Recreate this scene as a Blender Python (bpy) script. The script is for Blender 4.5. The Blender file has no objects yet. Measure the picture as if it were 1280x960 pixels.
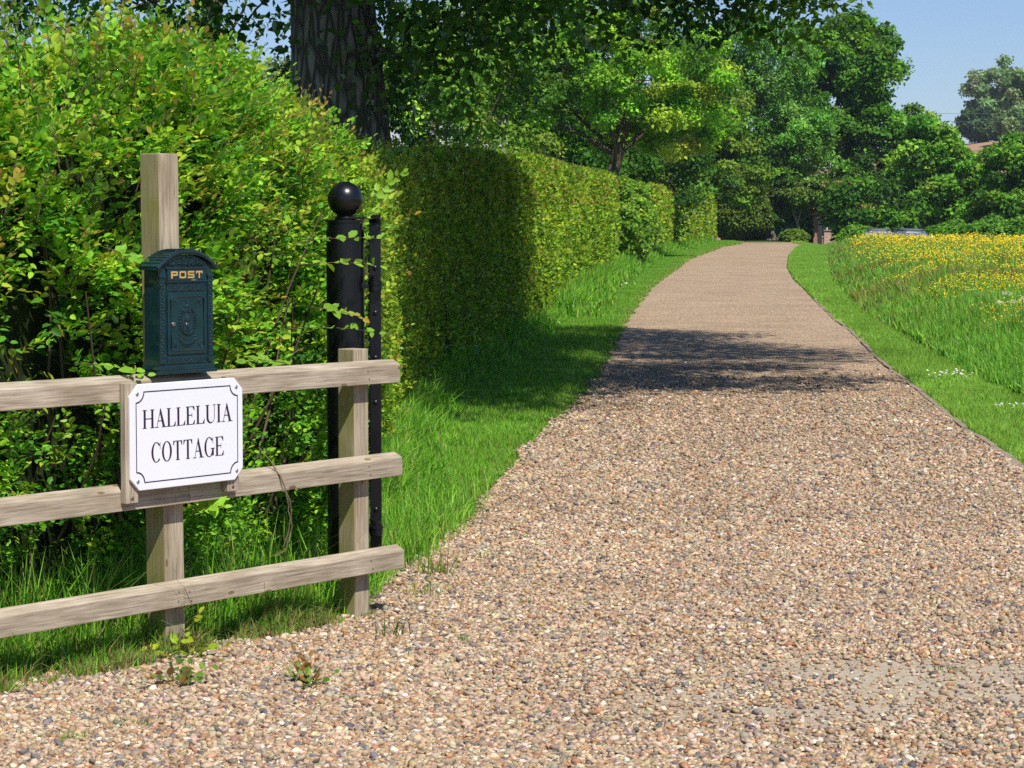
import bpy, bmesh, math
import numpy as np
from mathutils import Vector, Matrix
rng = np.random.default_rng(7)
S = bpy.context.scene
COL = S.collection
R = math.radians
# ------------------------------------------------------------------ camera, sky, sun, exposure
F = 2960.0; PITCH = R(3.73); H = 1.65
cam = bpy.data.objects.new('camera', bpy.data.cameras.new('camera')); COL.objects.link(cam)
cam.location = (0, 0, H); cam.rotation_euler = (R(90) - PITCH, 0, 0)
cam.data.sensor_width = 36; cam.data.lens = 36 * F / 1280
cam.data.clip_start = 0.1; cam.data.clip_end = 6000
S.camera = cam
SUN_EL = R(55); SUN_AZ = R(26)      # azimuth: from straight behind the camera towards the right
sdir = Vector((math.sin(SUN_AZ) * math.cos(SUN_EL), -math.cos(SUN_AZ) * math.cos(SUN_EL), math.sin(SUN_EL)))
W = bpy.data.worlds.new('World'); S.world = W; W.use_nodes = True
wn = W.node_tree; wn.nodes.clear()
sky = wn.nodes.new('ShaderNodeTexSky'); sky.sky_type = 'NISHITA'; sky.sun_disc = False
sky.sun_elevation = SUN_EL; sky.sun_rotation = math.atan2(sdir.x, sdir.y)
sky.air_density = 1.0; sky.dust_density = 0.1; sky.ozone_density = 5.0; sky.altitude = 50
bg = wn.nodes.new('ShaderNodeBackground'); bg.inputs[1].default_value = 0.09
wo = wn.nodes.new('ShaderNodeOutputWorld')
tint = wn.nodes.new('ShaderNodeMix'); tint.data_type = 'RGBA'; tint.blend_type = 'MULTIPLY'; tint.inputs[0].default_value = 1
tint.inputs[7].default_value = (.81, .85, 1.01, 1)
wn.links.new(sky.outputs[0], tint.inputs[6]); wn.links.new(tint.outputs[2], bg.inputs[0]); wn.links.new(bg.outputs[0], wo.inputs[0])
sl = bpy.data.lights.new('sun', 'SUN'); sl.energy = 4.6; sl.angle = R(0.53); sl.color = (1.0, 0.95, 0.87)
so = bpy.data.objects.new('sun', sl); COL.objects.link(so)
so.rotation_euler = sdir.to_track_quat('Z', 'Y').to_euler()
S.view_settings.view_transform = 'Standard'; S.view_settings.look = 'None'
S.view_settings.gamma = 1; S.view_settings.exposure = 0.3
S.render.engine = 'CYCLES'
S.cycles.use_denoising = False
S.cycles.max_bounces = 8; S.cycles.diffuse_bounces = 4; S.cycles.transmission_bounces = 4; S.cycles.glossy_bounces = 2
S.cycles.use_adaptive_sampling = True; S.cycles.adaptive_threshold = 0.008; S.cycles.adaptive_min_samples = 48
S.cycles.sample_clamp_indirect = 6

# ------------------------------------------------------------------ terrain and layout
ZY = np.array([-60, 22, 30, 40, 54, 84, 121, 140, 150, 200, 400, 3000.])
ZZ = np.array([0, 0, .05, .13, .30, .57, .80, .95, .96, .3, .3, .3])
def sm(a, b, t):
    t = np.clip((t - a) / (b - a), 0, 1); return t * t * (3 - 2 * t)
def tz(x, y):
    x = np.asarray(x, float); y = np.asarray(y, float)
    z = np.interp(y, ZY, ZZ)
    dip = sm(16.5, 19, x) * sm(104, 116, y) * (1 - sm(240, 300, y))
    z = z * (1 - dip) + 0.25 * dip
    hill = sm(240, 440, y) * sm(20, 90, x) * 17.5 + sm(500, 1500, y) * 10 * (1 + np.sin(x * .004 + 1) * .5)
    return z + hill
def ray(px, py):
    c, s = math.cos(PITCH), math.sin(PITCH)
    a = (px - 640) / F; b = (480 - py) / F
    return np.array([a, c + b * s, -s + b * c])
def unproj(px, py):
    d = ray(px, py); t = 1.0
    for i in range(20000):
        p = d * t
        if H + p[2] <= tz(p[0], p[1]) or t > 300: break
        t *= 1.0006
    return p[0], p[1]
Lp = [(430, 800), (462, 770), (500, 725), (560, 690), (600, 655), (655, 590), (672, 560), (735, 500), (762, 455), (788, 400), (817, 360), (863, 325), (905, 309), (930, 305)]
Rp = [(1280, 590), (1205, 540), (1147, 491), (1100, 455), (1063, 416), (1041, 400), (1016, 375), (1002, 360), (991, 350), (983, 335), (985, 320), (994, 311), (1006, 305)]
Mp = [(1300, 512), (1230, 480), (1160, 440), (1085, 396), (1043, 355), (1036, 330), (1036, 310)]
def curve(pts):
    w = np.array([unproj(*p) for p in pts]); o = np.argsort(w[:, 1]); w = w[o]
    k = np.concatenate([[True], np.diff(w[:, 1]) > .05]); return w[k]
CL, CR, CM = curve(Lp), curve(Rp), curve(Mp)
CL = np.vstack([[(-9, 2)], [(-5, 4.5)], [(-2.4, 7.6)], [(-.75, 9.75)], CL[1:]])
CR = np.vstack([[(9, 2)], [(4.3, 9)], [(3.55, 13)], CR])
XL = lambda y: np.interp(y, CL[:, 1], CL[:, 0])
XR = lambda y: np.interp(y, CR[:, 1], CR[:, 0])
XM = lambda y: np.interp(y, CM[:, 1], CM[:, 0])
YEND = min(CL[-1, 1], CR[-1, 1])
HY = np.array([14, 18, 23, 40, 54, 84, 118, 135.])
HX = np.array([-.80, -.92, -.85, .62, 1.6, 4.5, 8.7, 11.6])
XH = lambda y: np.interp(y, HY, HX)          # face of the clipped hedge

def nz(p, s=1.0, seed=0):                      # cheap smooth noise, about -1..1
    p = np.asarray(p, float) * s
    r = np.random.default_rng(100 + seed); o = 0
    for k in range(6):
        w = r.normal(size=p.shape[-1]) * (1 + .6 * k); o = o + np.sin(p @ w + r.uniform(0, 6.28)) / (1 + .5 * k)
    return o / 2.4

# ------------------------------------------------------------------ materials
def mat(name):
    m = bpy.data.materials.new(name); m.use_nodes = True; t = m.node_tree; t.nodes.clear()
    out = t.nodes.new('ShaderNodeOutputMaterial'); return m, t, out
def N(t, typ, **kw):
    n = t.nodes.new(typ)
    for k, v in kw.items():
        if k.startswith('i_'):
            n.inputs[k[2:].replace('_', ' ')].default_value = v
        else: setattr(n, k, v)
    return n
def ramp(t, stops, interp='LINEAR'):
    r = t.nodes.new('ShaderNodeValToRGB'); r.color_ramp.interpolation = interp
    e = r.color_ramp.elements
    while len(e) < len(stops): e.new(0.5)
    for a, (p, c) in zip(e, stops): a.position = p; a.color = (*c, 1)
    return r
def leafmat(name, trans=.35, gloss=.03, rough=.4, boost=1.0, tcol=(1.15, 1.10, .40)):
    m, t, out = mat(name); L = t.links.new
    a = N(t, 'ShaderNodeAttribute', attribute_name='col')
    d = N(t, 'ShaderNodeBsdfDiffuse'); tr = N(t, 'ShaderNodeBsdfTranslucent'); g = N(t, 'ShaderNodeBsdfGlossy'); g.inputs['Roughness'].default_value = rough
    g.inputs['Color'].default_value = (.9, 1, .9, 1)
    mul = N(t, 'ShaderNodeMix', data_type='RGBA', blend_type='MULTIPLY'); mul.inputs[0].default_value = 1; mul.inputs[7].default_value = (*tcol, 1)
    L(a.outputs['Color'], mul.inputs[6]); L(a.outputs['Color'], d.inputs[0]); L(mul.outputs[2], tr.inputs[0])
    m1 = N(t, 'ShaderNodeMixShader'); m1.inputs[0].default_value = trans; L(d.outputs[0], m1.inputs[1]); L(tr.outputs[0], m1.inputs[2])
    fr = N(t, 'ShaderNodeFresnel'); fr.inputs[0].default_value = 1.4
    k = N(t, 'ShaderNodeMath', operation='MULTIPLY'); k.inputs[1].default_value = gloss * 10; L(fr.outputs[0], k.inputs[0])
    m2 = N(t, 'ShaderNodeMixShader'); L(k.outputs[0], m2.inputs[0]); L(m1.outputs[0], m2.inputs[1]); L(g.outputs[0], m2.inputs[2])
    L(m2.outputs[0], out.inputs[0]); return m
def attrmat(name, rough=.8, spec=.3):
    m, t, out = mat(name); a = N(t, 'ShaderNodeAttribute', attribute_name='col')
    p = N(t, 'ShaderNodeBsdfPrincipled'); p.inputs['Roughness'].default_value = rough; p.inputs['Specular IOR Level'].default_value = spec
    t.links.new(a.outputs['Color'], p.inputs[0]); t.links.new(p.outputs[0], out.inputs[0]); return m
def plain(name, c, rough=.5, metal=0, spec=.5, nscale=0, namt=.15, bump=0, coat=0):
    m, t, out = mat(name); L = t.links.new
    p = N(t, 'ShaderNodeBsdfPrincipled'); p.inputs['Base Color'].default_value = (*c, 1)
    p.inputs['Roughness'].default_value = rough; p.inputs['Metallic'].default_value = metal; p.inputs['Specular IOR Level'].default_value = spec
    p.inputs['Coat Weight'].default_value = coat
    if nscale:
        tc = N(t, 'ShaderNodeTexCoord'); n = N(t, 'ShaderNodeTexNoise'); n.inputs['Scale'].default_value = nscale; n.inputs['Detail'].default_value = 6
        L(tc.outputs['Object'], n.inputs[0])
        r = ramp(t, [(.3, tuple(v * (1 - namt) for v in c)), (.7, tuple(min(1, v * (1 + namt)) for v in c))]); L(n.outputs[0], r.inputs[0]); L(r.outputs[0], p.inputs[0])
        if bump:
            b = N(t, 'ShaderNodeBump'); b.inputs['Strength'].default_value = bump; b.inputs['Distance'].default_value = .01; L(n.outputs[0], b.inputs['Height']); L(b.outputs[0], p.inputs['Normal'])
    L(p.outputs[0], out.inputs[0]); return m
def woodmat(name, c1, c2, algae=0.0):
    m, t, out = mat(name); L = t.links.new
    tc = N(t, 'ShaderNodeTexCoord'); oi = N(t, 'ShaderNodeObjectInfo')
    ad = N(t, 'ShaderNodeVectorMath', operation='ADD'); L(tc.outputs['Object'], ad.inputs[0])
    cb = N(t, 'ShaderNodeCombineXYZ'); L(oi.outputs['Random'], cb.inputs[0]); L(oi.outputs['Random'], cb.inputs[1])
    sc = N(t, 'ShaderNodeVectorMath', operation='SCALE'); sc.inputs['Scale'].default_value = 7; L(cb.outputs[0], sc.inputs[0]); L(sc.outputs[0], ad.inputs[1])
    mp = N(t, 'ShaderNodeMapping'); mp.inputs['Scale'].default_value = (3.5, 110, 110); L(ad.outputs[0], mp.inputs[0])
    n1 = N(t, 'ShaderNodeTexNoise'); n1.inputs['Scale'].default_value = 1.6; n1.inputs['Detail'].default_value = 8; n1.inputs['Distortion'].default_value = .6; L(mp.outputs[0], n1.inputs[0])
    r = ramp(t, [(.30, tuple(v * .62 for v in c1)), (.45, c1), (.68, c2)]); L(n1.outputs[0], r.inputs[0])
    mp2 = N(t, 'ShaderNodeMapping'); mp2.inputs['Scale'].default_value = (2.2, 6, 6); L(ad.outputs[0], mp2.inputs[0])
    n2 = N(t, 'ShaderNodeTexNoise'); n2.inputs['Scale'].default_value = 2; n2.inputs['Detail'].default_value = 4; L(mp2.outputs[0], n2.inputs[0])
    r2 = ramp(t, [(.35, (.72, .68, .62)), (.65, (1.05, 1.03, 1.0))]); L(n2.outputs[0], r2.inputs[0])
    mx = N(t, 'ShaderNodeMix', data_type='RGBA', blend_type='MULTIPLY'); mx.inputs[0].default_value = 1; L(r.outputs[0], mx.inputs[6]); L(r2.outputs[0], mx.inputs[7])
    # knots: small dark rings
    mp3 = N(t, 'ShaderNodeMapping'); mp3.inputs['Scale'].default_value = (5, 12, 12); L(ad.outputs[0], mp3.inputs[0])
    v = N(t, 'ShaderNodeTexVoronoi'); v.inputs['Scale'].default_value = 1.0; L(mp3.outputs[0], v.inputs[0])
    r3 = ramp(t, [(.0, (.30, .22, .15)), (.10, (.45, .36, .28)), (.13, (1.15, 1.1, 1)), (.2, (1, 1, 1))]); L(v.outputs['Distance'], r3.inputs[0])
    mx3 = N(t, 'ShaderNodeMix', data_type='RGBA', blend_type='MULTIPLY'); mx3.inputs[0].default_value = .8; L(mx.outputs[2], mx3.inputs[6]); L(r3.outputs[0], mx3.inputs[7])
    last = mx3.outputs[2]
    if algae:
        sx = N(t, 'ShaderNodeSeparateXYZ'); L(tc.outputs['Normal'], sx.inputs[0])
        # post local axes: x is the length (up), -z is the left side
        gt = N(t, 'ShaderNodeMath', operation='GREATER_THAN'); gt.inputs[1].default_value = .5; L(sx.outputs['Z'], gt.inputs[0])
        n4 = N(t, 'ShaderNodeTexNoise'); n4.inputs['Scale'].default_value = 7; n4.inputs['Detail'].default_value = 5; L(ad.outputs[0], n4.inputs[0])
        r4 = ramp(t, [(.3, (.25,) * 3), (.7, (1,) * 3)]); L(n4.outputs[0], r4.inputs[0])
        ml = N(t, 'ShaderNodeMath', operation='MULTIPLY'); L(gt.outputs[0], ml.inputs[0]); L(r4.outputs[0], ml.inputs[1])
        ml2 = N(t, 'ShaderNodeMath', operation='MULTIPLY'); ml2.inputs[1].default_value = algae; L(ml.outputs[0], ml2.inputs[0])
        mx4 = N(t, 'ShaderNodeMix', data_type='RGBA'); L(ml2.outputs[0], mx4.inputs[0]); L(last, mx4.inputs[6]); mx4.inputs[7].default_value = (.25, .24, .06, 1)
        last = mx4.outputs[2]
    p = N(t, 'ShaderNodeBsdfPrincipled'); p.inputs['Roughness'].default_value = .8; p.inputs['Specular IOR Level'].default_value = .25
    b = N(t, 'ShaderNodeBump'); b.inputs['Strength'].default_value = .5; b.inputs['Distance'].default_value = .003; L(n1.outputs[0], b.inputs['Height'])
    L(last, p.inputs[0]); L(b.outputs[0], p.inputs['Normal']); L(p.outputs[0], out.inputs[0]); return m
def barkmat(name, c1, c2, sc=6, dist=.05):
    m, t, out = mat(name); L = t.links.new
    tc = N(t, 'ShaderNodeTexCoord'); mp = N(t, 'ShaderNodeMapping'); mp.inputs['Scale'].default_value = (sc, sc, sc * .22); L(tc.outputs['Object'], mp.inputs[0])
    n = N(t, 'ShaderNodeTexNoise'); n.inputs['Scale'].default_value = 2.0; n.inputs['Detail'].default_value = 8; n.inputs['Distortion'].default_value = .8; L(mp.outputs[0], n.inputs[0])
    v = N(t, 'ShaderNodeTexVoronoi', feature='DISTANCE_TO_EDGE'); v.inputs['Scale'].default_value = 2.2; L(mp.outputs[0], v.inputs[0])
    rv = ramp(t, [(0, (0,) * 3), (.25, (1,) * 3)]); L(v.outputs[0], rv.inputs[0])
    mm = N(t, 'ShaderNodeMath', operation='MULTIPLY'); L(rv.outputs[0], mm.inputs[0]); L(n.outputs[0], mm.inputs[1])
    r = ramp(t, [(.05, tuple(v * .45 for v in c1)), (.3, c1), (.6, c2)]); L(mm.outputs[0], r.inputs[0])
    p = N(t, 'ShaderNodeBsdfPrincipled'); p.inputs['Roughness'].default_value = .95; p.inputs['Specular IOR Level'].default_value = .1
    b = N(t, 'ShaderNodeBump'); b.inputs['Strength'].default_value = 1; b.inputs['Distance'].default_value = dist; L(mm.outputs[0], b.inputs['Height'])
    L(r.outputs[0], p.inputs[0]); L(b.outputs[0], p.inputs['Normal']); L(p.outputs[0], out.inputs[0]); return m

M_leaf = leafmat('hedge_leaf', .38, .024, .40)
M_tree = leafmat('tree_leaf', .32, .02, .5)
M_grass = leafmat('grass_blade', .35, .015, .5, tcol=(1.1, 1.1, .5))
M_petal = leafmat('petal', .3, .02, .5, tcol=(1, 1, 1))
M_bark = barkmat('oak_bark', (.20, .17, .13), (.36, .31, .245), 5, .06)
M_bark2 = barkmat('grey_bark', (.14, .12, .08), (.26, .23, .16), 9, .03)
M_pale = barkmat('pale_bark', (.42, .38, .30), (.6, .56, .48), 9, .02)
M_twig = plain('twig', (.10, .065, .04), .8)
M_core = plain('shade_core', (.022, .03, .010), .95, nscale=9, namt=.6, spec=.1)  # near-black core colour stands in for shade deep inside the foliage
M_rail = woodmat('weathered_rail', (.39, .33, .25), (.55, .48, .38))
M_post = woodmat('weathered_post', (.37, .31, .225), (.53, .455, .345), algae=1.0)
M_black = plain('black_paint', (.004, .004, .006), .30, nscale=14, namt=.3, spec=.5, bump=.03)
M_green = plain('dark_green_enamel', (.006, .027, .036), .26, nscale=20, namt=.25, spec=.6, coat=.4)
M_steel = plain('steel', (.62, .60, .56), .3, metal=1)
M_rust = plain('screw_head', (.25, .17, .15), .5, metal=.6)
M_gold = plain('gold_letter', (.62, .40, .13), .45, metal=.2)
M_sign = plain('white_sign', (.82, .82, .86), .28, nscale=3, namt=.02, coat=.3)
M_ink = plain('sign_ink', (.035, .012, .05), .4)
M_conc = plain('weathered_concrete', (.27, .215, .16), .9, nscale=12, namt=.35, bump=.6)

# ------------------------------------------------------------------ object helpers
def link(o, parent=None):
    COL.objects.link(o)
    if parent is not None: o.parent = parent
    return o
def tag(o, label=None, cat=None, group=None, kind=None):
    for k, v in (('label', label), ('category', cat), ('group', group), ('kind', kind)):
        if v: o[k] = v
    return o
def empty(name, loc=(0, 0, 0), rz=0, label=None, cat=None, group=None):
    o = bpy.data.objects.new(name, None); link(o); o.location = loc; o.rotation_euler = (0, 0, rz); o.empty_display_size = .2
    return tag(o, label, cat, group)
def raw(name, V, faces, m, parent=None, col=None, smooth=False):
    """faces: list of index arrays (n,k) or a python list of polygons"""
    me = bpy.data.meshes.new(name)
    V = np.asarray(V, np.float32)
    if isinstance(faces, list) and len(faces) and isinstance(faces[0], np.ndarray):
        loops = np.concatenate([f.ravel() for f in faces]).astype(np.int32)
        tot = np.concatenate([np.full(len(f), f.shape[1], np.int32) for f in faces])
        st = np.concatenate([[0], np.cumsum(tot)[:-1]]).astype(np.int32)
        me.vertices.add(len(V)); me.vertices.foreach_set('co', V.ravel())
        me.loops.add(len(loops)); me.loops.foreach_set('vertex_index', loops)
        me.polygons.add(len(tot)); me.polygons.foreach_set('loop_start', st); me.polygons.foreach_set('loop_total', tot)
        me.update(calc_edges=True)
    else:
        me.from_pydata(V.tolist(), [], faces); me.update()
    if col is not None:
        a = me.attributes.new('col', 'FLOAT_COLOR', 'POINT')
        c = np.ones((len(V), 4), np.float32); c[:, :3] = col; a.data.foreach_set('color', c.ravel())
    if smooth: me.polygons.foreach_set('use_smooth', np.ones(len(me.polygons), bool))
    if m: me.materials.append(m)
    return link(bpy.data.objects.new(name, me), parent)
class MB:                                                   # small bmesh collector
    def __init__(s): s.b = bmesh.new()
    def box(s, c, d, rot=None, bev=0):
        r = bmesh.ops.create_cube(s.b, size=1); vs = r['verts']
        bmesh.ops.scale(s.b, vec=d, verts=vs)
        if bev:
            es = list({e for v in vs for e in v.link_edges})
            q = bmesh.ops.bevel(s.b, geom=es, offset=bev, segments=2, affect='EDGES', profile=.6); vs = list(set(q['verts']) | {v for v in vs if v.is_valid})
        if rot is not None: bmesh.ops.rotate(s.b, verts=vs, matrix=rot)
        bmesh.ops.translate(s.b, vec=c, verts=vs); return s
    def cyl(s, c, r, h, ax='Z', n=24, r2=None, bev=0):
        q = bmesh.ops.create_cone(s.b, cap_ends=True, segments=n, radius1=r, radius2=r if r2 is None else r2, depth=h); vs = q['verts']
        if bev:
            es = list({e for v in vs for e in v.link_edges if len(e.link_faces) == 2 and any(len(f.verts) > 4 for f in e.link_faces)})
            q = bmesh.ops.bevel(s.b, geom=es, offset=bev, segments=2, affect='EDGES'); vs = list(set(q['verts']) | {v for v in vs if v.is_valid})
        if ax == 'X': bmesh.ops.rotate(s.b, verts=vs, matrix=Matrix.Rotation(R(90), 3, 'Y'))
        if ax == 'Y': bmesh.ops.rotate(s.b, verts=vs, matrix=Matrix.Rotation(R(90), 3, 'X'))
        bmesh.ops.translate(s.b, vec=c, verts=vs); return s
    def ball(s, c, r, sc=(1, 1, 1), n=12, rot=None):
        q = bmesh.ops.create_uvsphere(s.b, u_segments=n * 2, v_segments=n, radius=r); vs = q['verts']
        bmesh.ops.scale(s.b, vec=sc, verts=vs)
        if rot is not None: bmesh.ops.rotate(s.b, verts=vs, matrix=rot)
        bmesh.ops.translate(s.b, vec=c, verts=vs); return s
    def prism(s, pts, y0, y1, plane='XZ'):                  # polygon in XZ swept along Y (or YZ along X)
        f = (lambda a, b, t: (a, t, b)) if plane == 'XZ' else (lambda a, b, t: (t, a, b))
        A = [s.b.verts.new(f(a, b, y0)) for a, b in pts]; B = [s.b.verts.new(f(a, b, y1)) for a, b in pts]
        s.b.faces.new(A); s.b.faces.new(B[::-1]); n = len(pts)
        for i in range(n): s.b.faces.new((A[i], B[i], B[(i + 1) % n], A[(i + 1) % n]))
        return s
    def lathe(s, prof, n=32, c=(0, 0, 0)):
        rings = []
        for r, z in prof:
            rings.append([s.b.verts.new((c[0] + r * math.cos(2 * math.pi * k / n), c[1] + r * math.sin(2 * math.pi * k / n), c[2] + z)) for k in range(n)])
        for a, b in zip(rings, rings[1:]):
            for k in range(n): s.b.faces.new((a[k], a[(k + 1) % n], b[(k + 1) % n], b[k]))
        s.b.faces.new(rings[0][::-1]); s.b.faces.new(rings[-1]); return s
    def tube(s, pts, r, n=6):
        V, Fc = tube_arrays([(np.array(pts, float), np.full(len(pts), r) if np.isscalar(r) else np.array(r))], n)
        vs = [s.b.verts.new(v) for v in V]
        for f in Fc: 
            for q in f: s.b.faces.new([vs[i] for i in q])
        return s
    def out(s, name, m, parent=None, smooth=False, bev=0):
        bmesh.ops.recalc_face_normals(s.b, faces=s.b.faces)
        me = bpy.data.meshes.new(name); s.b.to_mesh(me); s.b.free(); me.materials.append(m)
        if smooth:
            me.polygons.foreach_set('use_smooth', np.ones(len(me.polygons), bool)); me.set_sharp_from_angle(angle=R(35))
        o = link(bpy.data.objects.new(name, me), parent)
        if bev:
            b = o.modifiers.new('bevel', 'BEVEL'); b.width = bev; b.segments = 2; b.limit_method = 'ANGLE'
        return o
def tube_arrays(paths, n=6):
    Vs, Q = [], []; off = 0
    ang = np.linspace(0, 2 * np.pi, n, endpoint=False)
    for P, r in paths:
        P = np.asarray(P, float); T = np.gradient(P, axis=0); T /= np.linalg.norm(T, axis=1)[:, None] + 1e-9
        ref = np.array([0, 0, 1.0]) if abs(T[0, 2]) < .9 else np.array([1.0, 0, 0])
        A = np.cross(T, ref); A /= np.linalg.norm(A, axis=1)[:, None] + 1e-9; B = np.cross(T, A)
        ring = P[:, None] + np.asarray(r)[:, None, None] * (A[:, None] * np.cos(ang)[None, :, None] + B[:, None] * np.sin(ang)[None, :, None])
        Vs.append(ring.reshape(-1, 3)); m = len(P)
        i = np.arange(m - 1)[:, None] * n + np.arange(n)[None]; j = np.arange(m - 1)[:, None] * n + (np.arange(n)[None] + 1) % n
        Q.append(np.stack([i, j, j + n, i + n], -1).reshape(-1, 4) + off); off += m * n
    return np.concatenate(Vs), [np.concatenate(Q)]
def tubes(name, paths, m, parent=None, n=6):
    V, Fc = tube_arrays(paths, n); return raw(name, V, Fc, m, parent, smooth=True)
def unit(a): return a / (np.linalg.norm(a, axis=-1, keepdims=True) + 1e-9)

def leaf_arrays(P, D, Nn, L, wid=.5, col=None, fold=.25, detail=True):
    """P base, D direction, Nn approx normal, L length"""
    n = len(P); D = unit(D); Sd = unit(np.cross(D, Nn)); Nn = np.cross(Sd, D)
    L = np.broadcast_to(L, (n,))[:, None]
    if detail:
        tp = [(0, 0, 0), (.28, .46, 1), (.68, .40, .8), (1, 0, -.35), (.68, -.40, .8), (.28, -.46, 1)]
        idx = [(0, 1, 2, 3), (0, 3, 4, 5)]
    else:
        tp = [(0, 0, 0), (.45, .5, 1), (1, 0, 0), (.45, -.5, 1)]; idx = [(0, 1, 2, 3)]
    V = np.stack([P + L * (a * D + b * wid * 1.0 * Sd * 1.0 + c * fold * wid * .5 * Nn) for a, b, c in tp], 1)
    k = len(tp); base = (np.arange(n) * k)[:, None]
    Q = np.concatenate([base + np.array(f)[None] for f in idx])
    C = np.repeat(col, k, axis=0)
    return V.reshape(-1, 3), Q, C
def merge(parts):
    V = []; Q = {}; C = []; o = 0
    for v, q, c in parts:
        V.append(v); Q.setdefault(q.shape[1], []).append(q + o); C.append(c); o += len(v)
    return np.concatenate(V), [np.concatenate(x) for x in Q.values()], np.concatenate(C)
def leaves(name, m, parent, *a, **k):
    v, q, c = leaf_arrays(*a, **k); return raw(name, v, [q], m, parent, col=c)
def mixcol(n, cols, wts, jit=.12, r=None):
    r = r or rng; cols = np.array(cols); i = r.choice(len(cols), n, p=np.array(wts) / sum(wts))
    c = cols[i] * np.exp(r.normal(0, jit, (n, 1))) * (1 + r.normal(0, jit * .4, (n, 3))); return np.clip(c, .001, .95)
def blade_arrays(P, h, w, col, lean=.35, r=None, seg=2):
    r = r or rng; n = len(P); a = r.uniform(0, 2 * np.pi, n); th = r.uniform(0, 2 * np.pi, n)
    l = np.abs(r.normal(0, lean, n)) * h; dx = np.stack([np.cos(a) * l, np.sin(a) * l, 0 * l], 1)
    s = np.stack([np.cos(th), np.sin(th), 0 * th], 1) * (w / 2)[:, None]; up = np.zeros((n, 3)); up[:, 2] = h
    if seg == 2:
        V = np.stack([P - s, P + s, P + up * .55 + dx * .3 + s * .8, P + up * .55 + dx * .3 - s * .8, P + up * np.sqrt(np.clip(1 - .4 * (l / h) ** 2, .2, 1))[:, None] + dx], 1)
        b = (np.arange(n) * 5)[:, None]; Q = b + np.array([[0, 1, 2, 3]]); T = b + np.array([[3, 2, 4]])
        C = np.repeat(col, 5, 0).reshape(n, 5, 3).copy(); 
        return V.reshape(-1, 3), [Q, T], C.reshape(-1, 3)
    V = np.stack([P - s, P + s, P + up + dx], 1); b = (np.arange(n) * 3)[:, None]
    return V.reshape(-1, 3), [b + np.array([[0, 1, 2]])], np.repeat(col, 3, 0)
def blades(name, *a, m=None, parent=None, **k):
    v, q, c = blade_arrays(*a, **k); return raw(name, v, q, m or M_grass, parent, col=c)

# ------------------------------------------------------------------ ground, drive
def grid(name, xs, ys, zf, m):
    X, Y = np.meshgrid(xs, ys); Z = zf(X, Y); nx, ny = len(xs), len(ys)
    i = (np.arange(ny - 1)[:, None] * nx + np.arange(nx - 1)[None]).ravel()
    Q = np.stack([i, i + 1, i + 1 + nx, i + nx], 1)
    return raw(name, np.stack([X, Y, Z], -1).reshape(-1, 3), [Q], m, smooth=True)
m_ground, t, out = mat('grassy_ground'); L = t.links.new
tc = N(t, 'ShaderNodeTexCoord'); n = N(t, 'ShaderNodeTexNoise'); n.inputs['Scale'].default_value = 5; n.inputs['Detail'].default_value = 10; n.inputs['Roughness'].default_value = .75; L(tc.outputs['Object'], n.inputs[0])
r = ramp(t, [(.3, (.030, .055, .010)), (.5, (.055, .115, .016)), (.7, (.10, .16, .03))]); L(n.outputs[0], r.inputs[0])
sp = N(t, 'ShaderNodeSeparateXYZ'); L(tc.outputs['Object'], sp.inputs[0])
g1 = N(t, 'ShaderNodeMapRange'); g1.inputs['From Min'].default_value = 255; g1.inputs['From Max'].default_value = 300; L(sp.outputs['Y'], g1.inputs[0])
fx = N(t, 'ShaderNodeMix', data_type='RGBA'); L(g1.outputs[0], fx.inputs[0]); L(r.outputs[0], fx.inputs[6])
wv = N(t, 'ShaderNodeTexNoise'); wv.inputs['Scale'].default_value = .12; wv.inputs['Detail'].default_value = 6; L(tc.outputs['Object'], wv.inputs[0])
fr = ramp(t, [(.35, (.30, .17, .10)), (.6, (.42, .27, .17)), (.7, (.30, .24, .10))]); L(wv.outputs[0], fr.inputs[0]); L(fr.outputs[0], fx.inputs[7])
p = N(t, 'ShaderNodeBsdfPrincipled'); p.inputs['Roughness'].default_value = 1; p.inputs['Specular IOR Level'].default_value = .05
b = N(t, 'ShaderNodeBump'); b.inputs['Distance'].default_value = .05; L(n.outputs[0], b.inputs['Height']); L(b.outputs[0], p.inputs['Normal'])
L(fx.outputs[2], p.inputs[0]); L(p.outputs[0], out.inputs[0])
xs = np.concatenate([np.linspace(-2500, -60, 18)[:-1], np.linspace(-60, 120, 181), np.linspace(120, 2500, 18)[1:]])
ys = np.concatenate([np.linspace(-400, -20, 5)[:-1], np.linspace(-20, 160, 181), np.linspace(160, 520, 60)[1:], np.linspace(520, 3000, 20)[1:]])
tag(grid('ground', xs, ys, tz, m_ground), 'grassy ground under the verges, hedges and meadow', 'ground', kind='structure')

PAL = [(.445, .355, .235), (.53, .445, .31), (.42, .305, .17), (.38, .215, .11), (.32, .285, .225), (.17, .155, .15), (.65, .59, .47), (.29, .21, .145), (.115, .105, .11), (.56, .41, .25)]
PW = [20, 13, 15, 11, 12, 8, 5, 11, 4, 10]
PAL = [(r_ * .97, g_ * .915, b_ * .90) for r_, g_, b_ in PAL]
m_drive, t, out = mat('gravel_surface'); L = t.links.new
tc = N(t, 'ShaderNodeTexCoord')
nd = N(t, 'ShaderNodeTexNoise'); nd.inputs['Scale'].default_value = 30; L(tc.outputs['Object'], nd.inputs[0])
ma = N(t, 'ShaderNodeMix', data_type='RGBA', blend_type='LINEAR_LIGHT'); ma.inputs[0].default_value = .012; L(tc.outputs['Object'], ma.inputs[6]); L(nd.outputs['Color'], ma.inputs[7])
v = N(t, 'ShaderNodeTexVoronoi'); v.inputs['Scale'].default_value = 52; v.inputs['Randomness'].default_value = 1; L(ma.outputs[2], v.inputs[0])
cum = np.cumsum(PW) / sum(PW)
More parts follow.
